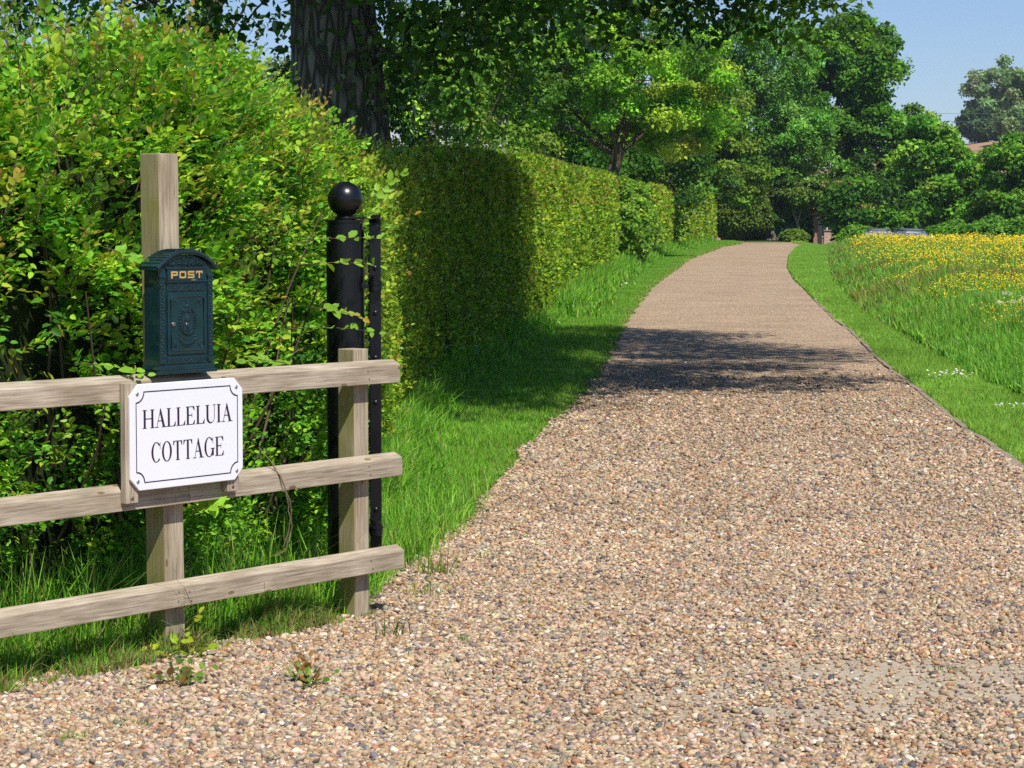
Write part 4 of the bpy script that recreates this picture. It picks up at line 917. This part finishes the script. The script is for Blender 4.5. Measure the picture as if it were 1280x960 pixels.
# the big oak above the drive
ex = []
for px, py, y in [(500, 20, 27), (540, 60, 28), (600, 40, 27), (680, 20, 28), (585, 10, 26), (720, 10, 29), (760, -5, 29), (800, 5, 30), (850, -5, 30), (900, 0, 31), (950, 5, 31), (1000, 2, 31), (1010, 20, 31), (880, 15, 31), (270, -5, 27), (630, 20, 27), (530, 95, 27), ]:
    q = at(px, py, y); ex.append((q[0] - X(428, 28), y - 28, q[2]))
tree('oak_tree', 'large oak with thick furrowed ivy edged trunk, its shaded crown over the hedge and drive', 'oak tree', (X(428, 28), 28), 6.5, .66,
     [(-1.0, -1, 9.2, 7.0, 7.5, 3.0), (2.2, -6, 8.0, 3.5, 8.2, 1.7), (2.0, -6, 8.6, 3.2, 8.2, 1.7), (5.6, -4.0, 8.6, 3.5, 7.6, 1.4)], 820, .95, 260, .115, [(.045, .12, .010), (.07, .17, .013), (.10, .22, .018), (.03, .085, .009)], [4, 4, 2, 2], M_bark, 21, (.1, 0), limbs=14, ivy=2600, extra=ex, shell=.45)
# tree on the left whose dark branches stand against the sky
ex = []
for px, py in [(20, 25), (70, 10), (40, 5), (100, 20), (0, 40), (215, 5), (160, 0), (250, 15), (290, 60), (350, 100), (360, 50), (275, 45)]:
    q = at(px, py, 38 + rng.uniform(-2, 2)); ex.append((q[0] - X(268, 38), 0 + rng.uniform(-1.5, 1.5), q[2]))
tree('leaning_oak', 'dark thin stemmed oak against the sky behind the overgrown hedge', 'oak tree', (X(268, 38), 38), 5.4, .13,
     [(0, 0, 8.2, 4.6, 3.5, 2.5), (-3.2, 0, 6.6, 2.6, 3, 1.2)], 85, .62, 130, .13, OAK, [4, 3, 1, 3], M_bark2, 22, (.15, 0), limbs=16, extra=ex)
tree('grey_willow', 'pale grey green tree far off, seen left of the big trunk', 'tree', (X(325, 150), 150), 6, .3, [(0, 0, 7.5, 3.2, 3, 4.2)], 50, 1.1, 130, .30, [(.14, .22, .10), (.10, .17, .07), (.2, .28, .15)], [2, 2, 1], M_bark2, 23)
# spreading bright tree behind the clipped hedge
tree('field_maple', 'spreading bright green tree with leaning trunk behind the clipped hedge', 'tree', (X(742, 85), 85), 4.9, .30,
     [(.9, 0, 6.6, 4.2, 3.6, 2.6), (-2.4, 0, 6.0, 2.8, 2.6, 2.0), (3.2, .5, 5.0, 1.8, 1.8, 1.9), (-1.6, 0, 8.2, 2.4, 2, 1.2), (-4.6, 0, 6.4, 2.8, 2.5, 2.2)], 290, .58, 240, .14, BRI, [4, 4, 2, 2, .6], M_bark2, 24, (.9, 0), limbs=12, flat=.6)
tree('hazel_tree', 'yellowish leafy tree beside the dark bough, beyond the hedge', 'tree', (X(560, 66), 66), 2.6, .18, [(0, 0, 4.6, 3.2, 2.5, 3.0)], 90, .6, 170, .14, [(.16, .31, .03), (.24, .38, .04), (.08, .19, .02)], [3, 2, 2], M_bark2, 25)
for k, (px, y, h, rx, sd, lab) in enumerate([(640, 95, 8.5, 4.2, 31, 'dark tree filling the gap behind the leaning trunked tree'), (500, 100, 8.5, 4, 32, 'dark tree seen close to the right of the oak trunk'), (780, 105, 10.5, 4.5, 33, 'tall tree rising behind the spreading bright tree'),
                                        (690, 98, 6.5, 3.4, 35, 'low dark tree just behind the clipped hedge top')]):
    tree('hedgerow_tree', lab, 'tree', (X(px, y), y), h * .5, .22, [(0, 0, h * .60, rx, 3, h * .38), (0, 0, h * .3, rx * .9, 2.4, h * .25)], 110, .85, 170, .19, OAK, [3, 3, 2, 4], M_bark2, sd, group='dark trees beyond the clipped hedge')
tree('hawthorn_tree', 'dark hawthorn tree with layered boughs above the far stretch of hedge', 'tree', (X(868, 140), 140), 4, .25, [(0, 0, 6.6, 3.6, 3, 3.6), (1.0, 0, 4.0, 3.6, 3, 2.4)], 170, .66, 200, .22, [(.14, .27, .022), (.20, .33, .03), (.07, .16, .015)], [3, 2, 3], M_bark2, 36, flat=.5)
# tall light green ash
tree('ash_tree', 'tall light green feathery ash tree at the bend of the drive', 'ash tree', (X(940, 152), 152), 8, .3,
     [(-.6, 0, 11.6, 4.6, 4, 2.9), (.3, 0, 8.0, 4.8, 4, 4.2), (2.6, 0, 5.4, 2.6, 2.6, 3.2), (-3.4, 0, 9.2, 2.9, 2.6, 3.2)], 300, .78, 220, .24, [(.17, .41, .05), (.22, .48, .07), (.11, .28, .035), (.30, .52, .11)], [4, 3, 3, 1], M_bark2, 37, (0, 0), limbs=14, wid=.42)
tree('ivy_clad_tree', 'ivy covered dark trunk at the end of the hedge', 'tree', (X(962, 149), 149), 5, .32, [(0, 0, 3.2, .6, .5, 2.8)], 46, .45, 120, .17, [(.03, .08, .01), (.05, .11, .012), (.09, .15, .02)], [3, 2, 1], M_bark, 38, shell=.7)
tree('slender_tree', 'small tree with pale slanting trunk at the end of the drive', 'tree', (X(1003, 149), 149), 2.6, .13, [(-.2, 0, 3.6, 1.5, 1.5, 1.0), (.9, 0, 3.4, 1.5, 1.2, .9)], 60, .45, 120, .20, [(.13, .24, .03), (.18, .28, .04), (.08, .17, .02)], [3, 2, 2], M_pale, 39, (-.55, 0), flat=.5)
# tall dark oak against the sky
tree('tall_oak', 'tallest dark green oak, its crown edge standing against the blue sky', 'oak tree', (X(1050, 158), 158), 9, .5,
     [(.2, 0, 12.6, 3.2, 3.2, 3.0), (-.5, 0, 9, 3.9, 3.5, 3.4), (2.0, 0, 7.6, 3.6, 3, 2.8), (2.8, -1, 4.6, 3.8, 3, 2.4), (-1.2, 0, 14.0, 1.8, 2, 1.4), (2.1, 0, 12.4, 1.9, 2, 3.0)], 290, .82, 190, .27, OAK, [4, 4, 2, 1], M_bark, 40, limbs=16, flat=.6)
RC = [(.11, .29, .022), (.16, .37, .026), (.06, .17, .015), (.23, .44, .04)]
tree('rounded_tree', 'rounded bright green tree with a pointed crown top, right of the tall oak', 'tree', (X(1160, 142), 142), 3.5, .3,
     [(0, 0, 6.0, 1.9, 2, 2.3), (.4, 0, 4.2, 3.0, 2.5, 2.6), (2.1, 0, 3.9, 1.2, 1.6, 1.9)], 170, .66, 190, .25, RC, [3, 4, 2, 2], M_bark2, 41, flat=.6)
tree('edge_tree', 'bright leafy tree at the right edge of the meadow', 'tree', (X(1272, 134), 134), 3, .28,
     [(0, 0, 3.9, 2.2, 2.2, 2.8), (1.9, 0, 5.0, 2.2, 2, 2.5), (-1.6, 0, 2.3, 2, 2, 1.5)], 150, .66, 190, .24, RC, [3, 4, 3, 1], M_bark2, 42, flat=.6)
tree('edge_tree', 'tall tree at the edge of the picture beyond the meadow', 'tree', (X(1345, 136), 136), 3.4, .28, [(0, 0, 5.4, 3, 2.2, 4)], 90, .8, 160, .26, RC, [3, 3, 3, 1], M_bark2, 43)
for k, (px, y, h, sd, lab) in enumerate([(1212, 150, 4.2, 44, 'dark shrubby tree in the dip between the rounded tree and edge tree'), (1110, 150, 5.4, 45, 'dark tree behind the parked cars'), (1040, 172, 6.5, 46, 'dark tree under the tall oak beside the brick house'), (985, 168, 6.0, 47, 'dark tree beyond the bend of the drive'), (1300, 150, 5.5, 48, 'dark tree behind the edge trees'), (1092, 140, 4.6, 59, 'leafy low tree in front of the brick house, behind the left car'), (930, 150, 8, 49, 'dark tree behind the ash'), (860, 160, 12, 50, 'dark tree behind the hawthorn'), (780, 165, 13, 56, 'tall dark tree far behind the spreading bright tree'), (700, 160, 12, 57, 'dark tree far behind the clipped hedge, near its dark shrub'), (620, 160, 12, 58, 'dark tree far behind the pale barn, to its right')]):
    tree('background_tree', lab, 'tree', (X(px, y), y), h * .4, .2, [(0, 0, h * .56, 2.9, 2.4, h * .38), (0, 0, h * .25, 2.9, 2.4, h * .2)], 80, .8, 150, .27, OAK, [3, 2, 1, 4], M_bark2, sd, group='dark trees beyond the meadow')
# wooded hilltop
HT = [(.18, .30, .09), (.12, .22, .07), (.26, .36, .14)]
for px, y, h, rx, cols, sd, lab in [(1243, 430, 15, 5.5, [(.26, .38, .17), (.20, .31, .13), (.33, .43, .22)], 51, 'pale sparse tall tree on the distant hill'), (1285, 425, 13.5, 5.5, HT, 52, 'darker round tree on the distant hill beside the pale one'),
                                    (1222, 428, 6.0, 3.6, [(.05, .11, .045), (.07, .14, .05)], 53, 'low dark green tree on the hillside below the pale tree'), (1330, 420, 13, 7, HT, 54, 'broad tree on the far right of the hill'), (1278, 405, 6, 5, HT, 55, 'bushy tree lowest on the distant hill')]:
    c0 = (X(px, y), y); tree('hilltop_tree', lab, 'tree', c0, h * .5, .35, [(0, 0, h * .62, rx, 4, h * .36), (0, 0, h * .35, rx * .9, 4, h * .25)], 75, 1.5, 150, .62, cols, [2] * len(cols), M_pale if sd == 51 else M_bark2, sd)
bush('blue_shrub', 'soft blue green shrub at the far end of the drive', 'shrub', (X(972, 150), 150), (1.2, 1.2, .95), 6000, .2, [(.05, .20, .12), (.07, .24, .15)], [1, 1], seed=61, core=True)
bush('small_shrub', 'small yellow green shrub just right of the blue shrub', 'shrub', (X(991, 147), 147), (.9, .9, .6), 4000, .18, [(.10, .20, .02), (.18, .28, .03)], [1, 1], seed=62)
bush('low_shrub', 'low dark shrub at the foot of the slender tree', 'shrub', (X(1012, 152), 152), (1.2, .9, .8), 4000, .2, DG, [1, 1, 1, 1], seed=63)
for k, (px, y, rx, rz, lab) in enumerate([(1075, 124, 1.3, .95, 'low leafy bush left of the parked cars'), (1185, 124, 1.5, 1.2, 'green bush right of the parked cars'), (1232, 124, 1.6, 1.3, 'bush at the meadow edge below the edge tree'), (1290, 124, 2.0, 1.4, 'bush at the far right edge of the meadow')]):
    bush('meadow_bush', lab, 'bush', (X(px, y), y), (rx, 1.2, rz), 6000, .2, RC, [3, 3, 3, 1], seed=64 + k)

# ------------------------------------------------------------------ buildings beyond the trees
M_tile = plain('clay_roof_tile', (.52, .17, .07), .85, nscale=3, namt=.35, bump=.4)
M_slate = plain('pale_sheet_roof', (.34, .36, .37), .55, nscale=1.5, namt=.12)
M_glass = plain('window_glass', (.02, .03, .035), .08, spec=.8)
M_white = plain('white_paint', (.75, .74, .70), .5)
m_brick, t, out = mat('red_brick'); L = t.links.new
tc = N(t, 'ShaderNodeTexCoord'); bk = N(t, 'ShaderNodeTexBrick'); bk.inputs['Scale'].default_value = 1; bk.inputs['Brick Width'].default_value = .225; bk.inputs['Row Height'].default_value = .075; bk.inputs['Mortar Size'].default_value = .01
bk.inputs['Color1'].default_value = (.33, .11, .06, 1); bk.inputs['Color2'].default_value = (.42, .16, .08, 1); bk.inputs['Mortar'].default_value = (.4, .36, .3, 1)
mp = N(t, 'ShaderNodeMapping'); mp.inputs['Rotation'].default_value = (R(90), 0, 0); L(tc.outputs['Object'], mp.inputs[0]); L(mp.outputs[0], bk.inputs[0])
p = N(t, 'ShaderNodeBsdfPrincipled'); p.inputs['Roughness'].default_value = .9; L(bk.outputs[0], p.inputs[0]); L(p.outputs[0], out.inputs[0])
def house(name, label, c, w, d, eh, rh, mw, mr, rz=0, windows=True):
    z0 = float(tz(*c)); root = empty(name, (c[0], c[1], z0), rz, label, 'house' if windows else 'barn')
    MB().prism([(-w / 2, -.3), (w / 2, -.3), (w / 2, eh), (-w / 2, eh)], -d / 2, d / 2).out('wall', mw, root)
    mb = MB(); q = .35; mb.prism([(-d / 2 - q, eh - .1), (0, eh + rh), (d / 2 + q, eh - .1), (d / 2 + q, eh - .22), (0, eh + rh - .13), (-d / 2 - q, eh - .22)], -w / 2 - .2, w / 2 + .2, 'YZ')
    roof = mb.out('roof', mr, root)
    MB().prism([(-d / 2 + .02, eh - .02), (d / 2 - .02, eh - .02), (0, eh + rh - .15)], -w / 2 + .01, w / 2 - .01, 'YZ').out('gable', mw, root)
    if windows:
        for x in (-w * .33, 0 + .9, w * .33):
            f = MB().box((x, -d / 2 - .01, 1.5), (1.15, .08, 1.15)).out('window', M_white, root)
            for sx in (-.27, .27): MB().box((x + sx, -d / 2 - .055, 1.5), (.45, .02, .98)).out('pane', M_glass, f)
        dr = MB().box((-.7, -d / 2 - .02, .95), (.9, .08, 2.1)).out('door', M_green, root); MB().ball((-.40, -d / 2 - .08, .95), .04).out('handle', M_steel, dr, True)
    return root
house('brick_house', 'low red brick house with an orange clay tile roof glimpsed through the trees', (X(1066, 151), 151), 5.0, 4.5, 2.5, 2.0, m_brick, M_tile, R(-8))
house('pale_barn', 'pale grey roofed barn glimpsed behind the hedge right of the oak trunk', (X(552, 92), 92), 4.6, 5, 2.9, 2.4, M_conc, M_slate, R(4), False)
# brick pier with dark gate post at the end of the drive
br = empty('brick_pier', (X(1038, 146), 146, float(tz(X(1038, 146), 146))), 0, 'pale brick pier at the far end of the drive, left of the meadow', 'brick pier')
MB().box((0, 0, .55), (.9, .4, 1.5), bev=.01).out('shaft', plain('pale_brick', (.52, .36, .28), .9, nscale=9, namt=.25), br); MB().box((0, 0, 1.34), (1.0, .5, .08), bev=.01).out('coping', M_conc, br)
gp2 = empty('dark_post', (X(1024, 145.5), 145.5, float(tz(X(1024, 145.5), 145.5))), 0, 'dark wooden gate post beside the pale brick pier', 'post')
MB().box((0, 0, .75), (.26, .2, 1.9), bev=.02).out('shaft', plain('dark_timber', (.03, .03, .035), .7), gp2); MB().box((0, 0, 1.73), (.32, .26, .06), bev=.01).out('post_cap', M_black, gp2)

# ------------------------------------------------------------------ parked cars
M_paint = plain('silver_paint', (.66, .68, .70), .25, metal=.7, coat=1); M_paint2 = plain('grey_paint', (.45, .48, .52), .25, metal=.6, coat=1)
M_screen = plain('windscreen', (.45, .50, .54), .08, metal=.75)
M_tyre = plain('tyre_rubber', (.02, .02, .02), .85); M_lamp = plain('headlamp', (.7, .7, .7), .1, coat=1)
def car(label, c, rz, paint):
    root = empty('parked_car', (c[0], c[1], float(tz(*c))), rz, label, 'car', 'cars parked beyond the meadow')
    def loft(secs, mb):                                       # secs: (x, halfwidth_low, halfwidth_top, z_low, z_top)
        rows = []
        for x, a, b_, z0, z1 in secs:
            pr = [(-a, z0), (-a * 1.0, (z0 + z1) * .5), (-b_, z1 - .07), (-b_ * .55, z1 - .012), (b_ * .55, z1 - .012), (b_, z1 - .07), (a, (z0 + z1) * .5), (a, z0)]
            rows.append([mb.b.verts.new((x, y, z)) for y, z in pr])
        for A, B in zip(rows, rows[1:]):
            for i in range(8): mb.b.faces.new((A[i], A[(i + 1) % 8], B[(i + 1) % 8], B[i]))
        mb.b.faces.new(rows[0][::-1]); mb.b.faces.new(rows[-1]); return mb
    b_ = loft([(-2.15, .70, .62, .32, .62), (-2.05, .80, .76, .22, .72), (-1.3, .87, .80, .18, .90), (-.9, .88, .80, .18, .95), (.4, .88, .80, .18, .98), (1.5, .88, .80, .18, 1.0), (2.0, .84, .76, .22, .96), (2.15, .74, .68, .32, .80)], MB()).out('body', paint, root, True)
    cb = loft([(-1.05, .76, .74, .92, .97), (-.30, .76, .60, .92, 1.40), (.2, .76, .60, .92, 1.46), (1.0, .76, .60, .92, 1.44), (1.85, .74, .62, .92, 1.02)], MB()).out('glasshouse', M_screen, root, True)
    loft([(-.36, .60, .56, 1.38, 1.43), (.2, .62, .58, 1.43, 1.49), (1.05, .61, .56, 1.42, 1.475), (1.25, .58, .52, 1.34, 1.39)], MB()).out('roof', paint, root, True)
    for x in (-1.38, 1.35):
        for y in (-.80, .80):
            w = MB().cyl((x, y, .32), .32, .2, 'Y', 24, bev=.03).out('wheel', M_tyre, root, True); MB().cyl((x, y + .09 * np.sign(y), .32), .2, .05, 'Y', 16, bev=.01).out('rim', M_steel, w, True)
    for y in (-.6, .6): MB().ball((-2.08, y, .62), .12, (.5, 1.3, .7), 10).out('headlight', M_lamp, root, True)
    MB().box((-2.13, 0, .50), (.06, .7, .14), bev=.02).out('grille', M_black, root)
    for y in (-.88, .88): MB().ball((-.75, y, 1.0), .1, (.6, 1, .7), 8).out('mirror', paint, root, True)
    return root
car('pale silver car whose roof shows above the buttercups, the left one', (X(1097, 122), 122), R(80), M_paint)
car('darker grey car with a bright glint on its windscreen, the right one', (X(1138, 121), 121), R(96), M_paint2)

# ------------------------------------------------------------------ power lines
for k, (ya, yb_2) in enumerate([(138, 139), (147, 150)]):
    A, B = at(980, ya, 300), at(1420, yb_2, 330); tt = np.linspace(0, 1, 12)[:, None]; P = A * (1 - tt) + B * tt - np.array([0, 0, 1]) * 1.2 * 4 * tt * (1 - tt) * .3
    o = tubes('power_line', [(P, np.full(12, .022))], plain('cable', (.10, .10, .11), .6)); tag(o, ('thin overhead power line crossing the sky, the upper wire', 'thin overhead power line crossing the sky, the lower wire')[k], 'power line', 'overhead power lines')

# ------------------------------------------------------------------ small plants
def plant(name, label, cat, c, n, h, L, cols, seed, wid=.7, flowers=0, group=None, spread=.5, blades_n=0):
    r = np.random.default_rng(seed); root = empty(name, (c[0], c[1], float(tz(*c)) + .008), 0, label, cat, group)
    if n:
        a = r.uniform(0, 6.28, n); el = r.uniform(.15, 1.2, n); D = np.stack([np.cos(a) * np.cos(el), np.sin(a) * np.cos(el), np.sin(el)], 1); Ln = h * r.uniform(.5, 1.1, n) * (.5 + .5 * np.sin(el))
        B = np.stack([r.normal(0, .1 * h, n), r.normal(0, .1 * h, n), 0 * a], 1)
        v, q, cc = spray_arrays(B, D, Ln, 5, L, cols, [1] * len(cols), None, r, .2, wid); raw('foliage', v, [q], M_leaf, root, col=cc)
        [tubes('stem', [sp_], M_twig, root, 5) for sp_ in stem_paths(B, D, Ln, .0018, .2)]
    if blades_n:
        P = np.stack([r.normal(0, .035, blades_n), r.normal(0, .03, blades_n), 0 * np.zeros(blades_n)], 1)
        v, q, cc = blade_arrays(P, h * r.uniform(.4, 1.1, blades_n), r.uniform(.003, .006, blades_n), mixcol(blades_n, cols, [1] * len(cols), .15, r), .8, r); raw('blades', v, q, M_grass, root, col=cc)
    return root
YG = [(.42, .50, .04), (.30, .46, .03)]; MG = [(.12, .28, .03), (.18, .34, .04)]
plant('bramble_seedling', 'yellow leaved seedling sprouting at the foot of the tall post', 'seedling', unproj(212, 826), 11, .26, .046, YG, 1)
plant('bramble_runner', 'low bramble runner lying on the gravel in front of the tall post', 'bramble', unproj(226, 862), 11, .24, .038, [(.15, .30, .03), (.10, .22, .03), (.35, .2, .06)], 2)
plant('bramble_runner', 'small trailing bramble on the gravel between the two posts', 'bramble', unproj(388, 862), 11, .20, .036, MG + [(.3, .16, .05)], 3)
GL = 'grass tufts growing in the gravel'
for k, (px, py, nb, h, cols, lab) in enumerate([(545, 722, 60, .16, MG + [(.35, .24, .08)], 'wispy grass tuft with dry stalks right of the fence end'), (490, 800, 26, .12, [(.08, .16, .03)], 'small dark grass tuft in the gravel right of the short post'),
                                           (612, 702, 30, .05, MG, 'flat green tuft in the gravel near the verge edge'), (580, 806, 24, .04, MG, 'tiny weed patch in the gravel beyond the dark tuft'),
                                           (165, 912, 46, .045, MG, 'low moss like tuft in the gravel lower left'), (88, 930, 50, .04, MG, 'flat weed patch in the bottom left gravel'), (530, 748, 40, .10, MG + [(.4, .3, .1)], 'thin straw coloured tuft close to the fence end'),
                                           (1190, 842, 40, .03, [(.16, .2, .05)], 'sparse weeds on the bare sandy patch'), (432, 882, 24, .04, MG, 'small green weed right of the trailing bramble'), (660, 758, 20, .03, MG, 'tiny lone weed in the middle gravel'), (1075, 424, 40, .09, MG, 'grass tuft spilling over the drive edging')]):
    plant('grass_tuft', lab, 'grass tuft', unproj(px, py), 0, h, .02, cols, 20 + k, blades_n=nb, group=GL)
# daisies: each patch is a clump of white heads on short stems
def daisy(label, px, py, n, sx, sy, seed, h=.07, rad=.012, name='daisy_patch', cat='daisies', group='patches of white daisies on the right verge'):
    r = np.random.default_rng(seed); c = unproj(px, py); root = empty(name, (c[0], c[1], float(tz(*c))), 0, label, cat, group)
    x, y = r.normal(0, sx, n), r.normal(0, sy, n); z = h * r.uniform(.8, 1.25, n); V, T, C = [], [], []; st = []
    for i in range(n):
        m_ = 10; up = unit(np.array([r.normal(0, .3), -.45 + r.normal(0, .3), 1.0])); t1 = unit(np.cross(up, [1, .2, 0])); t2 = np.cross(up, t1); o = np.array([x[i], y[i], z[i]]); b = len(V); V.append(o + up * .002); C.append((.85, .8, .75))
        for k in range(m_): V.append(o + rad * (t1 * math.cos(6.283 * k / m_) + t2 * math.sin(6.283 * k / m_)) * (1 if k % 2 else .8)); C.append((.85, .84, .82))
        T += [(b, b + 1 + k, b + 1 + (k + 1) % m_) for k in range(m_)]
        st.append((np.array([[x[i], y[i], 0], [x[i], y[i], z[i] * .5], [x[i], y[i], z[i]]]), np.full(3, .0015)))
    raw('flower_heads', V, T, M_petal, root, col=np.array(C)); tubes('stems', st, plain('stem_green', (.08, .2, .03), .6), root, 4)
daisy('long patch of white daisies in the mown strip beside the drive', 1190, 474, 34, .20, .30, 71, rad=.013)
daisy('patch of white daisies at the right edge of the mown strip', 1275, 516, 20, .12, .16, 72, rad=.012)
daisy('sparse white daisies where the mown strip meets the meadow', 1238, 463, 9, .10, .12, 73, rad=.013)
daisy('few white daisies on the left verge near the hedge foot', 722, 378, 14, .3, .5, 74, rad=.018, group='patches of white daisies on the left verge')
daisy('few white daisies on the left verge close to the drive edge', 775, 358, 10, .3, .6, 75, rad=.02, group='patches of white daisies on the left verge')
UM = 'cow parsley heads in the meadow'
for k, (px, py, y, lab) in enumerate([(1278, 372, 30, 'cow parsley with white heads at the right edge of the meadow'), (1183, 345, 55, 'cow parsley showing pale heads in the middle of the buttercups'), (1060, 330, 75, 'cow parsley heads near the corner of the meadow')]):
    q = at(px, py, y); daisy(lab, 640 + 10, 480, 1, .1, .1, 80 + k) if False else None
    r = np.random.default_rng(80 + k); root = empty('cow_parsley', (q[0], y, float(tz(q[0], y))), 0, lab, 'cow parsley', UM); hh = q[2] - float(tz(q[0], y)); st = []; V, T = [], []
    for i in range(9):
        tip = np.array([r.normal(0, .18), r.normal(0, .3), hh * r.uniform(.85, 1.05)]); st.append((np.array([[0, 0, 0], tip * .5 + [0, 0, .05], tip]), np.array([.006, .004, .003])))
        for j in range(16):
            a = r.uniform(0, 6.28); rd = .07 * math.sqrt(r.random()); o = tip + np.array([math.cos(a) * rd, math.sin(a) * rd, .04 * r.random()]); b = len(V); s_ = .010
            V += [o + [s_, 0, 0], o + [0, s_, .004], o + [-s_, 0, 0], o + [0, -s_, -.004]]; T.append((b, b + 1, b + 2, b + 3))
    raw('flower_heads', V, T, M_petal, root, col=np.tile((.50, .54, .42), (len(V), 1))); tubes('stems', st, plain('parsley_stem', (.1, .2, .04), .6), root, 5)
# dead stem trailing over the middle rail
def fw(x, v, z): q = O + x * dF + v * eF; return (q[0], q[1], z)
xv = lx(352, -.07, O); pv = [fw(xv - .06, -.0, .78), fw(xv - .02, -.04, .705), fw(xv, -.062, .66), fw(xv + .05, -.070, .55), fw(xv + .07, -.055, .45), fw(xv + .06, -.03, .36), fw(xv + .03, .0, .33)]
pv2 = [fw(xv - .02, -.04, .705), fw(xv + .01, -.062, .64), fw(xv + .035, -.068, .56), fw(xv + .055, -.06, .47), fw(xv + .045, -.03, .37)]
def smooth(pts, n=24):
    P = np.array(pts); t = np.linspace(0, len(P) - 1, n); return np.stack([np.interp(t, range(len(P)), P[:, k]) for k in range(3)], 1) + np.random.default_rng(5).normal(0, .0025, (n, 3))
tag(tubes('dead_stem', [(smooth(pv), np.full(24, .0023)), (smooth(pv2), np.full(24, .0022))], plain('dead_twig', (.20, .14, .09), .8), None, 6), 'thin brown dead stem hanging over the middle rail', 'dead stem')

# ------------------------------------------------------------------ air
# ------------------------------------------------------------------ air
me = bpy.data.meshes.new('haze'); bm = bmesh.new(); bmesh.ops.create_cube(bm, size=1); bm.to_mesh(me); bm.free()
haze = link(bpy.data.objects.new('haze', me)); haze.dimensions = (5400, 3800, 70); haze.scale = (5400, 3800, 70)
haze.location = (0, 1300, 32.5); haze.display_type = 'WIRE'
mh, t, out = mat('summer_haze'); vol = N(t, 'ShaderNodeVolumePrincipled'); vol.inputs['Color'].default_value = (.72, .84, 1.0, 1); vol.inputs['Density'].default_value = .00014
t.links.new(vol.outputs[0], out.inputs['Volume']); me.materials.append(mh)
tag(haze, 'thin summer haze over the fields', 'haze', kind='stuff')
